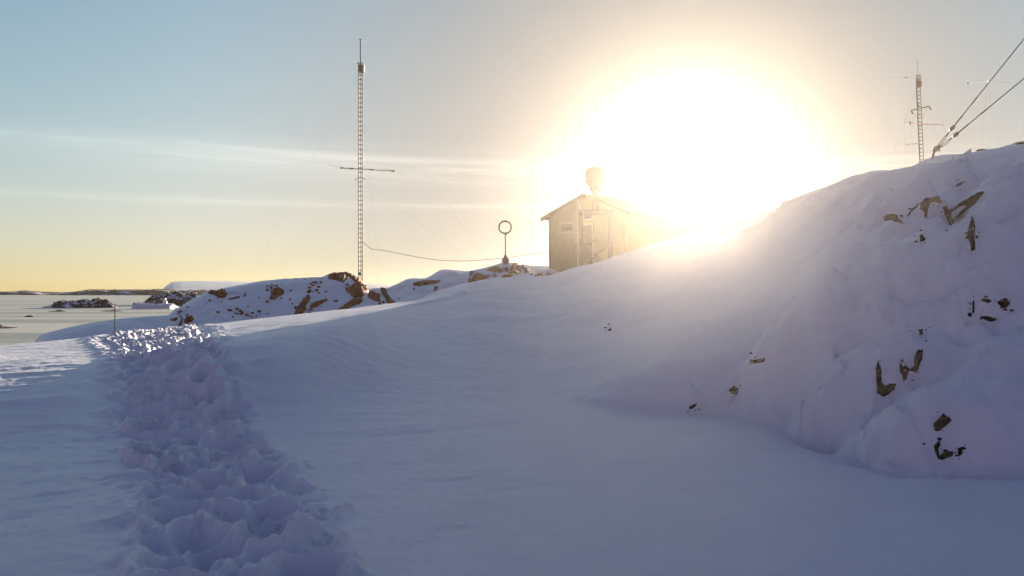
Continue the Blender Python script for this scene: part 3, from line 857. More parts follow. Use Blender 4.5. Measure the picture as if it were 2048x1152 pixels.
islet('island', [(-160, 586), (-60, 584), (0, 584), (30, 583), (52, 581.4), (70, 582), (84, 584), (110, 584.5), (160, 583), (200, 583.3)],
      740, 90, M_FARROCK, 'long low far island at the left edge of the horizon', 'island', 51, 0.5, 0.05, 'structure', nx=240)
islet('island', [(110, 587), (150, 583), (175, 579.5), (200, 578.6), (215, 580), (235, 578.8), (255, 579.4), (275, 579.9), (300, 578.8), (330, 579.2), (400, 580), (470, 582), (520, 586)],
      700, 85, M_FARROCK, 'rocky far island below the pale ice cap', 'island', 52, 0.7, 0.06, 'structure', nx=240)
islet('ice_cap', [(318, 584), (326, 577), (338, 568), (344, 565), (362, 563), (400, 562.3), (460, 563), (520, 564.5), (620, 566), (735, 567), (780, 570), (830, 575), (900, 583)],
      1180, 880, M_CAP, 'smooth pale ice cap beyond the islands', 'hill', 53, 0.5, 0.01, 'structure', nx=240, steep=2)

# ------------------------------------------------------------------ stake
q = near.hit(230, 667.5)
q = Vector(((230 - CX) / F * (q.y - 0.3), q.y - 0.3, 0)); q.z = near.height(q.x, q.y)
tp = P(230, 607.5, q.y)
st = empty('marker_stake', q, 'thin dark banded marker stake standing in the snow by the shore', 'stake')
H_ = tp.z - q.z
MB().tube([q - Vector((0, 0, .25)), tp], 0.017, 8).build('stake_rod', M_STAKE, st, smooth=True)
for k_ in range(6):
    zc_ = q.z + H_ * (0.14 + 0.155 * k_)
    MB().tube([(q.x, q.y, zc_ - 0.03), (q.x, q.y, zc_ + 0.03)], 0.0205, 8).build('stake_band', M_STAKEL, st)


# ------------------------------------------------------------------ masts
def lattice(mb, base, top, w, pitch, r=0.022, rr_=0.014, rot=0.0):
    """three rails, facing the viewer with a flat side, and level rungs all round"""
    base = Vector(base); top = Vector(top); d = top - base
    off = [Vector((w / 2 * math.cos(rot), w / 2 * math.sin(rot), 0)), Vector((-w / 2 * math.cos(rot), -w / 2 * math.sin(rot), 0)), Vector((-0.82 * w * math.sin(rot), 0.82 * w * math.cos(rot), 0))]
    for o_ in off:
        mb.tube([base + o_, top + o_], r, 6)
    n = int(d.length / pitch)
    for k in range(1, n + 1):
        c = base + d * (k * pitch / d.length)
        for i in range(3):
            mb.tube([c + off[i], c + off[(i + 1) % 3]], rr_, 5)


def guy(name, parent, p0, p1, sag=0.0, r=0.004, mat=None, n=14):
    p0 = Vector(p0); p1 = Vector(p1)
    pts = [p0.lerp(p1, i / n) - Vector((0, 0, sag * 4 * (i / n) * (1 - i / n))) for i in range(n + 1)]
    return MB().tube(pts, r, 5).build(name, mat or M_WIRE, parent)


YM = 82.0
mbase = P(721, 582, YM); mbase.z = -0.8
mast = empty('lattice_mast', mbase, 'tall slim guyed lattice mast behind the rocky knoll, with one beam antenna', 'mast')
mt = P(721, 126, YM)
mb = MB(); lattice(mb, mbase, mt, 0.372, 0.431, 0.044, 0.030); mb.build('lattice', M_STEEL, mast)
bx = P(723, 137.5, YM - 0.35)
MB().box(bx, 0.53, 0.45, 0.66).build('equipment_box', M_REDBOX, mast, bevel=0.02)
mb = MB(); mb.tube([mt - Vector((0, 0, 0.3)), P(720.5, 79, YM)], [0.06, 0.04], 8); mb.tube([mt - Vector((.3, 0, 0)), mt + Vector((.26, 0, 0))], 0.04, 6)
mb.tube([mt + Vector((-.22, 0, -.12)), mt + Vector((-.22, 0, .05))], 0.06, 6)
mb.tube([mt + Vector((.1, 0, -.35)), mt + Vector((.42, -.1, -.55))], 0.035, 6)
mb.lathe(P(720.5, 79.5, YM), [(0.03, -.1), (.08, -.06), (.08, .06), (.02, .1)], 10)
mb.build('top_tube', M_DARK, mast, smooth=True)
for x0, x1 in ((710.0, 716.5), (725.5, 734)):
    MB().tube([P(x0, 79, YM), P(x1, 79.4, YM)], 0.022, 6).build('wind_arm', M_WHITE, mast)
ya = bpy.data.objects.new('beam_antenna', None); link(ya, mast); ya.location = P(721, 338, YM) - mbase; ya.empty_display_size = .2
yf_ = YM - 0.25
MB().tube([P(681, 335.8, yf_), P(792, 342.3, yf_)], 0.035, 8).build('boom', M_COPPER, ya, smooth=True)
for (ex, ey, hl) in ((684, 336, 2.3), (704, 337, 2.1), (744, 339.5, 2.1), (786, 342, 1.9)):
    c = P(ex, ey, yf_); d = Vector((0.36, 0.93, 0.0))
    MB().tube([c - d * hl, c + d * hl], 0.009, 5).build('element', M_STEEL, ya)
    MB().box(c, 0.34, 0.10, 0.11).build('element_clamp', M_DARK, ya)
mb = MB(); c1 = P(721, 355, YM)
mb.tube([c1 + Vector((-.5, -.15, -.25)), c1 + Vector((-.18, 0, 0)), c1 + Vector((.18, 0, 0)), c1 + Vector((.42, -.1, -.2))], 0.03, 6)
mb.build('guy_bracket', M_DARK, mast)
pp = P(720, 547, YM - .3); MB().lathe(pp, [(0.05, -.12), (.11, -.08), (.11, .08), (.04, .13)], 10).build('junction_box', M_DARK, mast)
tg = mt - Vector((0, 0, 0.45))
for e_ in ((-23.7, 73.6, -0.9), (-1.3, 81, 2.6), (-14, 97, -1.2)):
    guy('guy_wire', mast, tg + Vector((0.15 if e_[0] > -13 else -.15, 0, 0)), e_, 0.25, 0.0035)
for e_ in ((-23.7, 73.6, -0.9), (-1.3, 81, 2.6), (-14, 97, -1.2)):
    guy('guy_wire', mast, c1 + Vector((0.15 if e_[0] > -13 else -.15, 0, -0.1)), e_, 0.12, 0.0035)

# second mast, farther off behind the bank
Y2 = 92.0
b2 = P(1850, 400, Y2); b2.z = 3.0; b2.x = (1853.5 - CX) / F * Y2
t2 = P(1836, 160, Y2)
mast2 = empty('lattice_mast', b2, 'lattice mast with several side antennas rising behind the right snow bank', 'mast')
mb = MB(); lattice(mb, b2, t2, 0.42, 0.395, 0.040, 0.032); mb.build('lattice', M_REDBOX, mast2)
MB().box(P(1837.3, 168, Y2 - .4), 0.47, 0.40, 0.62).build('equipment_box', M_REDBOX, mast2, bevel=0.02)
mb = MB()
for k_, (pyy, rad) in enumerate(((151, .22), (156.5, .26), (160, .24))):
    c = P(1836.8, pyy, Y2)
    mb.tube([c + Vector((rad * math.cos(t), rad * math.sin(t), 0)) for t in np.linspace(0, 2 * math.pi, 17)], 0.03, 5)
for t in np.linspace(0, 2 * math.pi, 5)[:-1]:
    c = P(1836.8, 160, Y2); mb.tube([c + Vector((.24 * math.cos(t), .24 * math.sin(t), 0)), c + Vector((.2 * math.cos(t), .2 * math.sin(t), .47))], 0.02, 5)
mb.build('top_cage', M_DARK, mast2)
mb = MB(); mb.tube([P(1835.8, 160, Y2), P(1834.4, 118, Y2)], [0.025, 0.012], 6)
mb.tube([P(1832.2, 123, Y2), P(1836.8, 123, Y2)], 0.015, 5); mb.build('whip', M_STEEL, mast2)
mb = MB(); yk = Y2 - .4
mb.tube([P(1822.5, 221, yk), P(1858, 212.6, yk)], 0.06, 7); mb.tube([P(1822.5, 221, yk), P(1825.8, 227.5, yk)], [0.05, 0.09], 7); mb.tube([P(1858, 212.6, yk), P(1861.5, 219.5, yk)], [0.05, 0.09], 7)
mb.build('lamp_arm', M_DARK, mast2)
mb = MB(); mb.tube([P(1827, 228, yk), P(1837.5, 237, yk)], 0.014, 5); mb.tube([P(1856, 214, yk), P(1843.5, 236, yk)], 0.014, 5); mb.build('arm_stay', M_WIRE, mast2)
y2 = bpy.data.objects.new('beam_antenna', None); link(y2, mast2); y2.location = P(1840, 247, Y2) - b2; y2.empty_display_size = .2
MB().tube([P(1808, 245.3, yk), P(1887.5, 250.3, yk)], 0.035, 7).build('boom', M_COPPER, y2, smooth=True)
for ex in np.linspace(1809.5, 1886, 6):
    c = P(ex, 245.3 + (ex - 1808) * 5 / 79.5, yk); MB().tube([c - Vector((0, 0, .55)), c + Vector((0, 0, .55))], 0.006, 5).build('element', M_WIRE, y2)
MB().box(P(1820, 246, yk), 0.09, 0.09, 0.34).build('feed_box', M_DARK, y2)
mb = MB(); mb.tube([P(1809.8, 288.8, yk), P(1843, 287, yk)], 0.04, 6); mb.build('lower_arm', M_COPPER, mast2)
mb = MB(); mb.tube([P(1810, 273, yk), P(1810.4, 303, yk)], 0.014, 5); mb.build('dipole', M_WIRE, mast2)
mb = MB(); c = P(1837, 209, Y2 - .25); mb.tube([c + Vector((0, 0, .15)), c + Vector((-.05, 0, -.1)), c + Vector((.12, 0, -.2)), c + Vector((.25, 0, -.15))], 0.05, 6); mb.build('cable_clamp', M_DARK, mast2)
for e_ in ((34.5, 92, 3.5), (47, 88, 5), (44, 104, 3)):
    guy('guy_wire', mast2, t2 + Vector((0, 0, -.6)), e_, 0.2, 0.0055)

# wire aerial carried past the second mast
wa = empty('wire_antenna', P(1836, 156, Y2), 'thin wire aerial with insulators strung past the top of the distant mast', 'wire')
lw = P(1776, 154.5, Y2)
guy('wire', wa, P(1836, 154.5, Y2), lw, 0.05, 0.009)
MB().lathe(P(1811, 155, Y2) - Vector((0.0, 0, 0)), [(0.02, -.05), (0.06, -.03), (.06, .03), (.02, .05)], 10).build('insulator', M_DARK, wa)
MB().tube([P(1807.5, 155, Y2), P(1814.5, 154.8, Y2)], [0.035, 0.05], 8).build('insulator', M_DARK, wa)

wb_ = empty('wire_antenna', P(1976, 163, 60), 'wire aerial with a pale insulator and hanging feed wires near the right edge', 'wire')
guy('wire', wb_, P(1937, 166.5, 60), P(1976, 163, 60), 0.02, 0.008, M_WHITE)
guy('wire', wb_, P(1976, 163, 60), P(2160, 172, 62), 0.05, 0.006)
guy('feed_wire', wb_, P(1976, 163, 60), P(1981, 205, 60), 0.0, 0.006); guy('feed_wire', wb_, P(1981, 205, 60), P(1986, 292, 60), 0.0, 0.005)
guy('feed_wire', wb_, P(1975.5, 163, 60), P(1962, 292, 60), 0.0, 0.005)
for (ix, iy, rr_, mm) in ((1976, 163, .055, M_WHITE), (1936, 166.5, .045, M_DARK), (1981.3, 203, .035, M_TRIM), (2027, 130.5, .05, M_TRIM)):
    if ix == 2027: continue
    MB().lathe(P(ix, iy, 60), [(rr_ * .3, -rr_ * 1.3), (rr_, -rr_ * .6), (rr_, rr_ * .6), (rr_ * .3, rr_ * 1.3)], 10).build('insulator', mm, wb_, smooth=True)

# ------------------------------------------------------------------ near guy wires at the right
ga = P(1868, 303, 25.6)
an = empty('ground_anchor', ga, 'dark steel anchor eye with shackles on the crest of the right snow bank', 'anchor')
mb = MB(); c = ga + Vector((0.05, 0, 0.05))
mb.tube([ga + Vector((-.12, 0, -.45)), ga + Vector((0.02, 0, .03))], 0.03, 8); mb.build('anchor_rod', M_DARK, an)
mb = MB()
for dx, dz_, rr_ in ((0.03, 0.04, 0.045), (0.11, 0.12, 0.05), (0.13, 0.06, 0.04), (0.06, 0.10, 0.045)):
    c = ga + Vector((dx, 0.02 * random.random(), dz_))
    mb.tube([c + Vector((rr_ * math.cos(t), 0.02 * math.sin(2 * t), rr_ * math.sin(t))) for t in np.linspace(0, 2 * math.pi, 13)], 0.016, 6)
mb.build('shackle', M_DARK, an)
for (lab, e_, ip, tb0, tb1, wr) in (
        ('steeper of two thick guy wires climbing from the crest anchor, with red insulator', P(2048, 78, 25.0), (1905, 256), (1876, 293), (1895, 269), (1948, 201)),
        ('flatter of two thick guy wires climbing from the crest anchor, with red insulator', P(2048, 157, 25.0), (1912, 269), (1882, 294), (1901, 278), (1967, 223))):
    a0 = P(tb0[0], tb0[1], 25.5); d = (e_ - a0)
    g = empty('guy_wire', a0, lab, 'wire', 'thick guy wires held by the crest anchor')
    far_ = a0 + d * 3.6
    a1 = P(tb1[0], tb1[1], 25.48); ins = P(ip[0], ip[1], 25.44)
    sidev = d.cross(Vector((0, 1, 0))).normalized()
    MB().tube([ins, e_, far_], 0.0145, 8).build('wire', M_WIRE, g, smooth=True)
    mb = MB()
    for s_ in (-1, 1):
        mb.tube([a0, a0.lerp(a1, .2) + sidev * .028 * s_, a0.lerp(a1, .8) + sidev * .028 * s_, a1], 0.011, 6)
    mb.tube([ga + Vector((.1, 0, .09)), a0.lerp(a1, .18)], 0.022, 7); mb.tube([a0.lerp(a1, .85), a1.lerp(ins, .25)], 0.024, 7); mb.tube([a1, ins], 0.013, 6)
    mb.build('turnbuckle', M_DARK, g)
    u = d.normalized()
    mb = MB(); mb.tube([ins - u * .11, ins - u * .07, ins, ins + u * .07, ins + u * .11], [.02, .05, .062, .05, .02], 10); mb.build('insulator', M_INSUL, g, smooth=True)
    w0 = P(wr[0], wr[1], 25.25)
    w0 = ins + (e_ - ins) * ((w0 - ins).dot(e_ - ins) / (e_ - ins).length_squared)
    for qa, qb in ((w0 - u * .12, w0 + u * .12), (ins + u * .1, ins + u * .42)): MB().tube([qa, qb], 0.021, 7).build('wire_grip', M_DARK, g)

# ------------------------------------------------------------------ loop antenna
YL = 56.5
gb = huth.hit(1011, 529)
YL = gb.y
lb_ = P(1011, 525, YL)
la = empty('loop_antenna', lb_, 'small ring shaped loop antenna on a post on the rocky rise', 'antenna')
mb = MB(); mb.box(P(1011, 521.5, YL), 0.43, 0.43, 0.24); mb.box(P(1011, 526.5, YL), 0.36, 0.36, 0.30); mb.lathe(P(1011, 518.0, YL), [(.17, 0), (.07, .2), (.05, .3)], 12)
mb.build('plinth', M_CONC, la, bevel=0.01)
MB().tube([P(1011.2, 518, YL), P(1010.3, 466.5, YL)], 0.036, 10).build('post', M_STEEL, la, smooth=True)
cl = P(1010.2, 454.6, YL); rl = 12.3 / F * YL
mb = MB()
pts = []
for t in np.linspace(-math.pi / 2, 3 * math.pi / 2, 49):
    cx_, cz_ = math.cos(t), math.sin(t)
    kf = (abs(cx_) ** 2.2 + abs(cz_) ** 2.2) ** (-1 / 2.2)
    pts.append(cl + Vector((rl * kf * cx_, 0.0, rl * kf * cz_ * 0.97)))
mb.tube(pts, 0.045, 8); mb.build('ring', M_DARK, la, smooth=True)
MB().tube([P(1004.5, 443.2, YL), P(1006, 442.6, YL), P(1014, 442.4, YL), P(1015.8, 443, YL)], [.05, .07, .07, .05], 10).build('insulator', M_COPPER, la, smooth=True)
MB().tube([P(1007, 467, YL), P(1014, 467, YL)], 0.06, 8).build('feed_box', M_DARK, la)

# ------------------------------------------------------------------ hut
phi = R(37.7)
dv = Vector((math.sin(phi), math.cos(phi), 0)); gv = Vector((math.cos(phi), -math.sin(phi), 0)); zv = Vector((0, 0, 1))
LC = Vector(((1100 - CX) / F * 56.0, 56.0, 0)); WG, LEN = 5.55, 11.5
Z0, ZE, ZR = 2.0, 6.28, 7.46
hut = empty('hut', LC + gv * WG / 2 + dv * LEN / 2 + zv * 2.9, 'green gabled hut on the snowy rise, half lost in the sun glare', 'hut')


def hp(s, d, z):
    return LC + gv * s + dv * d + zv * z


mb = MB()
for s, d, z in ((0, 0, Z0), (WG, 0, Z0), (WG, 0, ZE), (WG / 2, 0, ZR - .06), (0, 0, ZE), (0, LEN, Z0), (WG, LEN, Z0), (WG, LEN, ZE), (WG / 2, LEN, ZR - .06), (0, LEN, ZE)):
    mb.v.append(hp(s, d, z))
mb.f = [(0, 1, 2, 3, 4), (5, 9, 8, 7, 6), (0, 4, 9, 5), (1, 6, 7, 2), (0, 5, 6, 1), (4, 3, 8, 9), (3, 2, 7, 8)]
mb.build('wall', M_HUT, hut)
mb = MB()
slope = (ZR - ZE) / (WG / 2)
for sgn in (-1, 1):
    s0 = WG / 2; s1 = WG / 2 + sgn * (WG / 2 + 0.42)
    z1 = ZR - (WG / 2 + 0.42) * slope
    b0 = len(mb.v)
    for d in (-0.38, LEN + 0.38):
        for (s, z) in ((s0, ZR + 0.0), (s1, z1), (s1, z1 + .13), (s0, ZR + .13)):
            mb.v.append(hp(s, d, z))
    mb.f += [(b0, b0 + 1, b0 + 2, b0 + 3), (b0 + 4, b0 + 7, b0 + 6, b0 + 5), (b0 + 1, b0 + 5, b0 + 6, b0 + 2), (b0 + 2, b0 + 6, b0 + 7, b0 + 3), (b0, b0 + 4, b0 + 5, b0 + 1)]
mb.build('roof', M_ROOF, hut)
mb = MB()
for sgn in (-1,):
    a_ = hp(WG / 2, -0.41, ZR - .02); b_ = hp(WG / 2 + sgn * (WG / 2 + 0.42), -0.41, ZR - (WG / 2 + .42) * slope - .02)
    dd = (b_ - a_).normalized(); mb.box((a_ + b_) / 2, (b_ - a_).length, 0.03, 0.22, dd, dv, dd.cross(dv))
mb.build('barge_board', M_TIMBER, hut)


def on_gable(px, py, out=0.03):
    """point on the gable plane seen at (px, py)"""
    k_ = (px - CX) / F
    s = (k_ * LC.y - LC.x) / (gv.x - k_ * gv.y)
    p = LC + gv * s
    z = EYE + (HY - py) / F * p.y
    return s, z


s0, z0 = on_gable(1123, 464); s1, z1 = on_gable(1145.5, 447)
wf = MB()
cw = hp((s0 + s1) / 2, -0.03, (z0 + z1) / 2); ww, wh = s1 - s0, z1 - z0
wf.box(cw + zv * wh / 2, ww + .12, .08, .07, gv, dv, zv); wf.box(cw - zv * (wh / 2 + .01), ww + .2, .12, .07, gv, dv, zv)
for q_ in (-1, 1): wf.box(cw + gv * (q_ * ww / 2), .07, .08, wh - .08, gv, dv, zv)
wf.box(cw + zv * (wh * .2), ww - .08, .06, .05, gv, dv, zv)
win = wf.build('window', M_TRIM, hut)
MB().box(cw + dv * 0.015, ww - .06, .02, wh - .06, gv, dv, zv).build('pane', M_GLASS, win)
s0, z0 = on_gable(1167, 527); s1, z1 = on_gable(1185, 450)
cd = hp((s0 + s1) / 2, -0.025, (z0 + z1) / 2); ww, wh = s1 - s0, z1 - z0
door = MB().box(cd, ww, .05, wh, gv, dv, zv).build('door', M_DOOR, hut)
mb = MB()
for q_ in (-1, 1): mb.box(cd + gv * (q_ * (ww / 2 + .05)), .1, .09, wh, gv, dv, zv)
mb.box(cd + zv * (wh / 2 + .06), ww + .2, .09, .12, gv, dv, zv); mb.build('door_frame', M_TRIM, door)
mb = MB(); hc = cd + gv * (ww * .36) - dv * .06; mb.tube([hc, hc - dv * .05, hc - dv * .05 + gv * -.12], 0.015, 6); mb.build('handle', M_DARK, door)
s0, z0 = on_gable(1168, 440); s1, z1 = on_gable(1186, 429)
cv = hp((s0 + s1) / 2, -0.03, (z0 + z1) / 2)
tw = MB().box(cv, s1 - s0, .06, z1 - z0, gv, dv, zv).build('window', M_TRIM, hut)
MB().box(cv - dv * .035, s1 - s0 - .14, .02, z1 - z0 - .12, gv, dv, zv).build('pane', M_GLASS, tw)
s0, z0 = on_gable(1157, 400); s1, z1 = on_gable(1157, 532)
mb = MB(); mb.tube([hp(s0, -.07, z0), hp(s0, -.07, z1)], 0.055, 8); mb.tube([hp(s0 + .16, -.05, z0 - .3), hp(s0 + .16, -.05, z1)], 0.035, 8)
mb.build('downpipe', M_TRIM, hut, smooth=True)
for py_ in (466, 482.5):
    sa_, za_ = on_gable(1152, py_); sb_, zb_ = on_gable(1172, py_)
    MB().tube([hp(sa_, -.09, za_), hp(sb_, -.09, za_)], 0.028, 6).build('conduit', M_TRIM, hut)
for s_ in (0.0,): MB().box(hp(s_, -.012, (Z0 + ZE) / 2), .14, .03, ZE - Z0 - .02, gv, dv, zv).build('corner_board', M_TIMBER, hut)

# ------------------------------------------------------------------ radome on its stand
YR = 51.5
rc = P(1191, 540, YR); rc.z = 2.9
rad = empty('radome_tower', rc, 'rounded pale radome on a braced timber stand before the hut gable', 'radome')
x0, x1 = P(1162, 500, YR).x, P(1221, 500, YR).x
ztop = P(1190, 426, YR).z
cxm = (x0 + x1) / 2; hw_ = (x1 - x0) / 2
legs = []
for sx in (-1, 1):
    for sy in (-1, 1):
        a_ = Vector((cxm + sx * hw_, YR + sy * hw_ * .8, 2.4)); b_ = Vector((cxm + sx * hw_ * .97, YR + sy * hw_ * .78, ztop))
        legs.append((a_, b_)); MB().tube([a_, b_], 0.065, 6).build('leg', M_TIMBER, rad)
for i_, j_ in ((0, 2), (1, 3), (0, 1), (2, 3)):
    A0, A1 = legs[i_]; B0, B1 = legs[j_]
    for f0, f1, rb_ in ((0.12, 0.55, .035), (0.55, 0.12, .035), (0.56, 0.56, .045), (0.985, 0.985, .045)):
        MB().tube([A0.lerp(A1, f0), B0.lerp(B1, f1)], rb_, 5).build('brace', M_TIMBER, rad)
MB().box((cxm, YR, ztop + .07), 2 * hw_ + .25, 1.6 * hw_ + .25, 0.12).build('platform', M_TIMBER, rad, bevel=.01)
pz0 = P(1190, 424, YR).z
xr = P(1190.5, 388, YR).x
zz = lambda py: P(1190, py, YR).z - ztop
MB().lathe((xr, YR, ztop), [(.26, .13), (.2, .3), (.19, zz(392)), (.2, zz(386)), (.28, zz(381)), (.36, zz(377)), (.40, zz(375.5))], 24).build('pedestal', M_TIMBER, rad, smooth=True)
zc_ = P(1190, 354.5, YR).z - ztop
a_, h_ = 20.8 / F * YR, 21.6 / F * YR
prof = []
for t in np.linspace(-math.pi / 2, math.pi / 2, 33):
    c_, s_ = abs(math.cos(t)), math.sin(t)
    kf = (c_ ** 2.7 + abs(s_) ** 2.7) ** (-1 / 2.7)
    r_ = a_ * kf * c_
    if s_ < -0.35: r_ *= 1 - 0.22 * min(1, (-s_ - .35) / .6)
    prof.append((max(r_, .02), zc_ + h_ * kf * s_))
MB().lathe((P(1190, 350, YR).x, YR, ztop), prof, 36).build('radome', M_RADOME, rad, smooth=True)

# ------------------------------------------------------------------ cable mast - hut
sc_, zc2 = on_gable(1160, 489.5)
end = hp(sc_, -0.10, zc2)
pts = [P(723.5, 476, YM - .2), P(725, 483, YM - .3), P(735, 492, 81.3), P(743, 498.5, 80.8), P(752, 499.5, 80.3), P(762, 500, 79.8)]
st_ = pts[-1]
ctl = [(762, 500), (800, 507.5), (840, 515), (870, 519.5), (905, 522), (940, 521.8), (980, 518.8), (1010, 515.5), (1040, 511.5), (1070, 507.5), (1099, 503.5)]
yc0, yc1 = 79.8, end.y + .4
for i_, (x_, y_) in enumerate(ctl[1:]):
    f = (x_ - 762) / (1160 - 762)
    pts.append(P(x_, y_, yc0 + (yc1 - yc0) * f))
pts += [P(1130, 497, yc0 + (yc1 - yc0) * .93), end]
MB().tube(pts, 0.021, 6).build('power_cable', M_CABLE, org=pts[0])
cab = bpy.data.objects['power_cable']
tag(cab, 'slack brown cable sagging from the tall mast to the hut wall', 'cable')

# ------------------------------------------------------------------ air
mb = MB(); mb.box((0, 0, 11.5), 3400, 3400, 33.0)
m = bpy.data.materials.new('haze_air'); m.use_nodes = True
nt = m.node_tree; nt.nodes.remove(nt.nodes['Principled BSDF'])
pv = nt.nodes.new('ShaderNodeVolumePrincipled')
pv.inputs['Color'].default_value = (1.0, 0.95, 0.86, 1); pv.inputs['Density'].default_value = HAZE_D; pv.inputs['Anisotropy'].default_value = HAZE_G
nt.links.new(pv.outputs['Volume'], nt.nodes['Material Output'].inputs['Volume'])
o = mb.build('haze', m)
tag(o, 'thin golden ice haze in the cold air', 'haze', kind='stuff')

mb = MB(); mb.box((3, 4, 4.5), 70, 38, 15)  # added scattering volume, stands in for sun glare over slope and hut
m = bpy.data.materials.new('glare_veil_air'); m.use_nodes = True
nt = m.node_tree; nt.nodes.remove(nt.nodes['Principled BSDF'])
pv = nt.nodes.new('ShaderNodeVolumePrincipled')
pv.inputs['Color'].default_value = (1.0, 0.93, 0.80, 1); pv.inputs['Density'].default_value = VEIL_D; pv.inputs['Anisotropy'].default_value = 0.87
nt.links.new(pv.outputs['Volume'], nt.nodes['Material Output'].inputs['Volume'])
o = mb.build('glare_veil', m)
tag(o, 'added pale scattering air round the near bank standing in for sun glare', 'snow dust', kind='stuff')

# ------------------------------------------------------------------ light
ld = bpy.data.lights.new('sun', 'SUN'); ld.energy = SUN_E; ld.angle = R(SUN_ANG); ld.color = SUN_COL
lo = link(bpy.data.objects.new('sun', ld)); lo.rotation_euler = (-sv).to_track_quat('-Z', 'Y').to_euler(); lo.location = (0, 0, 60)

w = bpy.data.worlds.new('World'); S.world = w; w.use_nodes = True
nt = w.node_tree; N = nt.nodes; L = nt.links
N.clear()
out = N.new('ShaderNodeOutputWorld'); bg = N.new('ShaderNodeBackground'); L.new(bg.outputs[0], out.inputs['Surface'])
sky = N.new('ShaderNodeTexSky'); sky.sky_type = 'NISHITA'; sky.sun_disc = False
sky.sun_elevation = SUN_EL; sky.sun_rotation = SUN_AZ; sky.altitude = 0; sky.air_density = 1.0; sky.dust_density = 0.35; sky.ozone_density = 2.6
tc = N.new('ShaderNodeTexCoord')
nrm = N.new('ShaderNodeVectorMath'); nrm.operation = 'NORMALIZE'; L.new(tc.outputs['Generated'], nrm.inputs[0])
dot = N.new('ShaderNodeVectorMath'); dot.operation = 'DOT_PRODUCT'; L.new(nrm.outputs[0], dot.inputs[0]); dot.inputs[1].default_value = tuple(sv)


def M(op, a=None, b=None, c=None):
    n = N.new('ShaderNodeMath'); n.operation = op
    for i, v in enumerate((a, b, c)):
        if v is None: continue
        if isinstance(v, (int, float)): n.inputs[i].default_value = v
        else: L.new(v, n.inputs[i])
    return n.outputs[0]


cl_ = M('MINIMUM', dot.outputs['Value'], 0.9999999)
deg = M('MULTIPLY', M('ARCCOSINE', cl_), 180 / math.pi)


def glow(amp, width, power, col, into):
    g_ = M('MULTIPLY', M('EXPONENT', M('MULTIPLY', M('POWER', M('DIVIDE', deg, width), power), -1.0)), amp)
    mx = N.new('ShaderNodeMix'); mx.data_type = 'RGBA'; mx.blend_type = 'ADD'; mx.inputs['Factor'].default_value = 1.0
    sc = N.new('ShaderNodeVectorMath'); sc.operation = 'SCALE'; sc.inputs[0].default_value = col; L.new(g_, sc.inputs['Scale'])
    L.new(into, mx.inputs['A']); L.new(sc.outputs[0], mx.inputs['B'])
    return mx.outputs['Result']


# thin cirrus bands, in directions of the sky
sep = N.new('ShaderNodeSeparateXYZ'); L.new(nrm.outputs[0], sep.inputs[0])
az = M('ARCTAN2', sep.outputs['X'], sep.outputs['Y']); el = M('ARCSINE', sep.outputs['Z'])
comb = N.new('ShaderNodeCombineXYZ')
tilt = M('ADD', el, M('MULTIPLY', az, 0.03))
L.new(M('MULTIPLY', az, 5.0), comb.inputs[0]); L.new(M('MULTIPLY', tilt, 130.0), comb.inputs[1])
nz = N.new('ShaderNodeTexNoise'); nz.inputs['Scale'].default_value = 1.0; nz.inputs['Detail'].default_value = 8; nz.inputs['Roughness'].default_value = 0.68; nz.inputs['Distortion'].default_value = 0.4
L.new(comb.outputs[0], nz.inputs['Vector'])


def band(c, wd, amp, a0, a1, tl_=0.03):
    """a streak at elevation c (radians at azimuth 0), width wd, fading between azimuths a0..a1"""
    g_ = M('EXPONENT', M('MULTIPLY', M('POWER', M('ABSOLUTE', M('DIVIDE', M('SUBTRACT', M('ADD', el, M('MULTIPLY', az, tl_)), c), wd)), 1.6), -1.0))
    f = N.new('ShaderNodeMapRange'); f.interpolation_type = 'SMOOTHSTEP'; L.new(az, f.inputs['Value']); f.inputs['From Min'].default_value = a0; f.inputs['From Max'].default_value = a1
    return M('MULTIPLY', M('MULTIPLY', g_, f.outputs['Result']), amp)


nzr = N.new('ShaderNodeMapRange'); nzr.inputs['From Min'].default_value = 0.30; nzr.inputs['From Max'].default_value = 0.72; L.new(nz.outputs['Fac'], nzr.inputs['Value'])
bands = M('ADD', M('ADD', band(0.135, 0.017, 1.0, -0.70, -0.12, 0.022), band(0.143, 0.006, 0.40, -0.95, -0.3, 0.024)), band(0.0945, 0.0036, 0.62, -0.8, -0.3, 0.003))
cir = M('MULTIPLY', bands, M('ADD', M('MULTIPLY', nzr.outputs['Result'], 0.85), 0.15))

skys = N.new('ShaderNodeVectorMath'); skys.operation = 'SCALE'; skys.operation = 'MULTIPLY'; skys.inputs[1].default_value = (1.08, 1.0, 0.93); L.new(sky.outputs[0], skys.inputs[0])
c = skys.outputs[0]
# the clear sky levels off towards the sun instead of rising without limit
sx_ = N.new('ShaderNodeSeparateXYZ'); L.new(c, sx_.inputs[0]); cx3 = N.new('ShaderNodeCombineXYZ')
for i_, lev in enumerate(LEVEL):
    ch = sx_.outputs[i_]
    L.new(M('MULTIPLY', ch, M('POWER', M('ADD', M('POWER', M('DIVIDE', ch, lev), 2.0), 1.0), -0.5)), cx3.inputs[i_])
c = cx3.outputs[0]
warm = N.new('ShaderNodeMapRange'); warm.interpolation_type = 'SMOOTHSTEP'; L.new(deg, warm.inputs['Value']); warm.inputs['From Min'].default_value = 33; warm.inputs['From Max'].default_value = 6
wm = N.new('ShaderNodeMix'); wm.data_type = 'RGBA'; L.new(warm.outputs['Result'], wm.inputs['Factor']); wm.inputs['A'].default_value = (1, 1, 1, 1); wm.inputs['B'].default_value = (0.44, 0.44, 0.45, 1)
wq = N.new('ShaderNodeMix'); wq.data_type = 'RGBA'; wq.blend_type = 'MULTIPLY'; wq.inputs['Factor'].default_value = 1.0
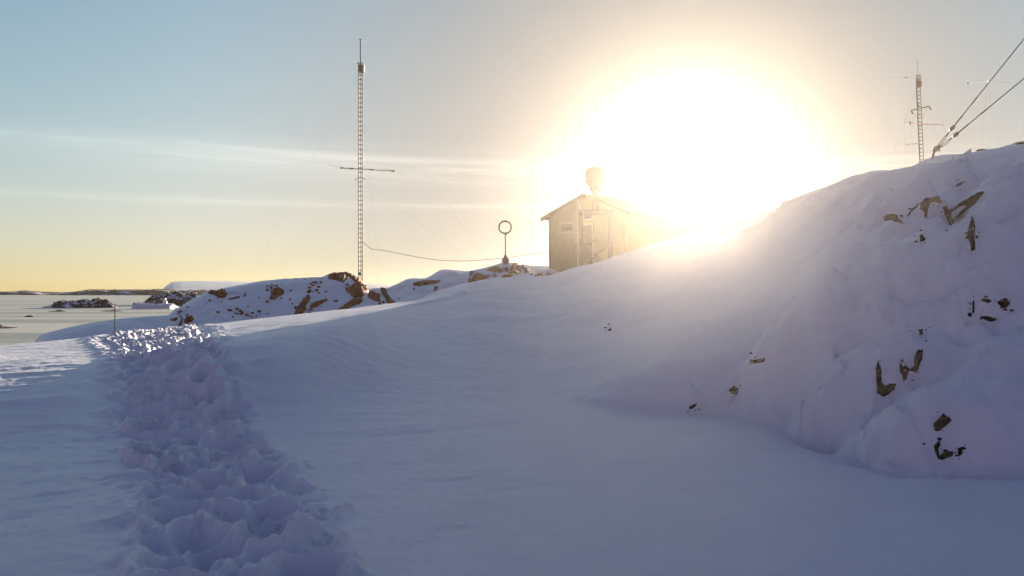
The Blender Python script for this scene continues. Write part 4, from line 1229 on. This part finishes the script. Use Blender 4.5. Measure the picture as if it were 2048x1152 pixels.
L.new(c, wq.inputs['A']); L.new(wm.outputs['Result'], wq.inputs['B']); c = wq.outputs['Result']
# darker, lavender half of the sky away from the low sun
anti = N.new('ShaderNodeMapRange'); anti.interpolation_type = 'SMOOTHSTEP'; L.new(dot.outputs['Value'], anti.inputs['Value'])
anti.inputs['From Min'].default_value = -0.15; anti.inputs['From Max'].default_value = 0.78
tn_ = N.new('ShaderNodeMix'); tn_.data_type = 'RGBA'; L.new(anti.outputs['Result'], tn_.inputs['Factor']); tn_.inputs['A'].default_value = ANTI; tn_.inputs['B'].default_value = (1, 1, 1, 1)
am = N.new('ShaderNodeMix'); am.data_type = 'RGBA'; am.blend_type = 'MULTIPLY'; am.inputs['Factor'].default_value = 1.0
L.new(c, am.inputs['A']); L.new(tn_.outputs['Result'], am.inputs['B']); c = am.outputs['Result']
c = glow(1.6, 3.4, 2.4, (1.0, 0.95, 0.86), c)
c = glow(0.5, 12.0, 1.6, (1.0, 0.80, 0.72), c)
cm = N.new('ShaderNodeMix'); cm.data_type = 'RGBA'; cm.blend_type = 'ADD'; cm.inputs['Factor'].default_value = 1.0
cs_ = N.new('ShaderNodeVectorMath'); cs_.operation = 'SCALE'; cs_.inputs[0].default_value = (1.35, 1.18, 0.95); L.new(cir, cs_.inputs['Scale'])
L.new(c, cm.inputs['A']); L.new(cs_.outputs[0], cm.inputs['B'])
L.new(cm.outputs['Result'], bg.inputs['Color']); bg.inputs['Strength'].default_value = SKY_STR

# ------------------------------------------------------------------ camera, view
cd_ = bpy.data.cameras.new('camera'); cam = link(bpy.data.objects.new('camera', cd_))
cam.location = (0, 0, EYE); cam.rotation_euler = (R(90), 0, 0)
cd_.sensor_width = 36; cd_.lens = 36 * F / 2048; cd_.shift_y = (HY - 576) / 2048
cd_.clip_start = 0.1; cd_.clip_end = 30000
S.camera = cam
S.view_settings.view_transform = 'Standard'; S.view_settings.look = 'None'; S.view_settings.exposure = EXPO; S.view_settings.gamma = 1
S.render.engine = 'CYCLES'
S.cycles.use_denoising = True
S.cycles.volume_bounces = 1
S.cycles.max_bounces = 8
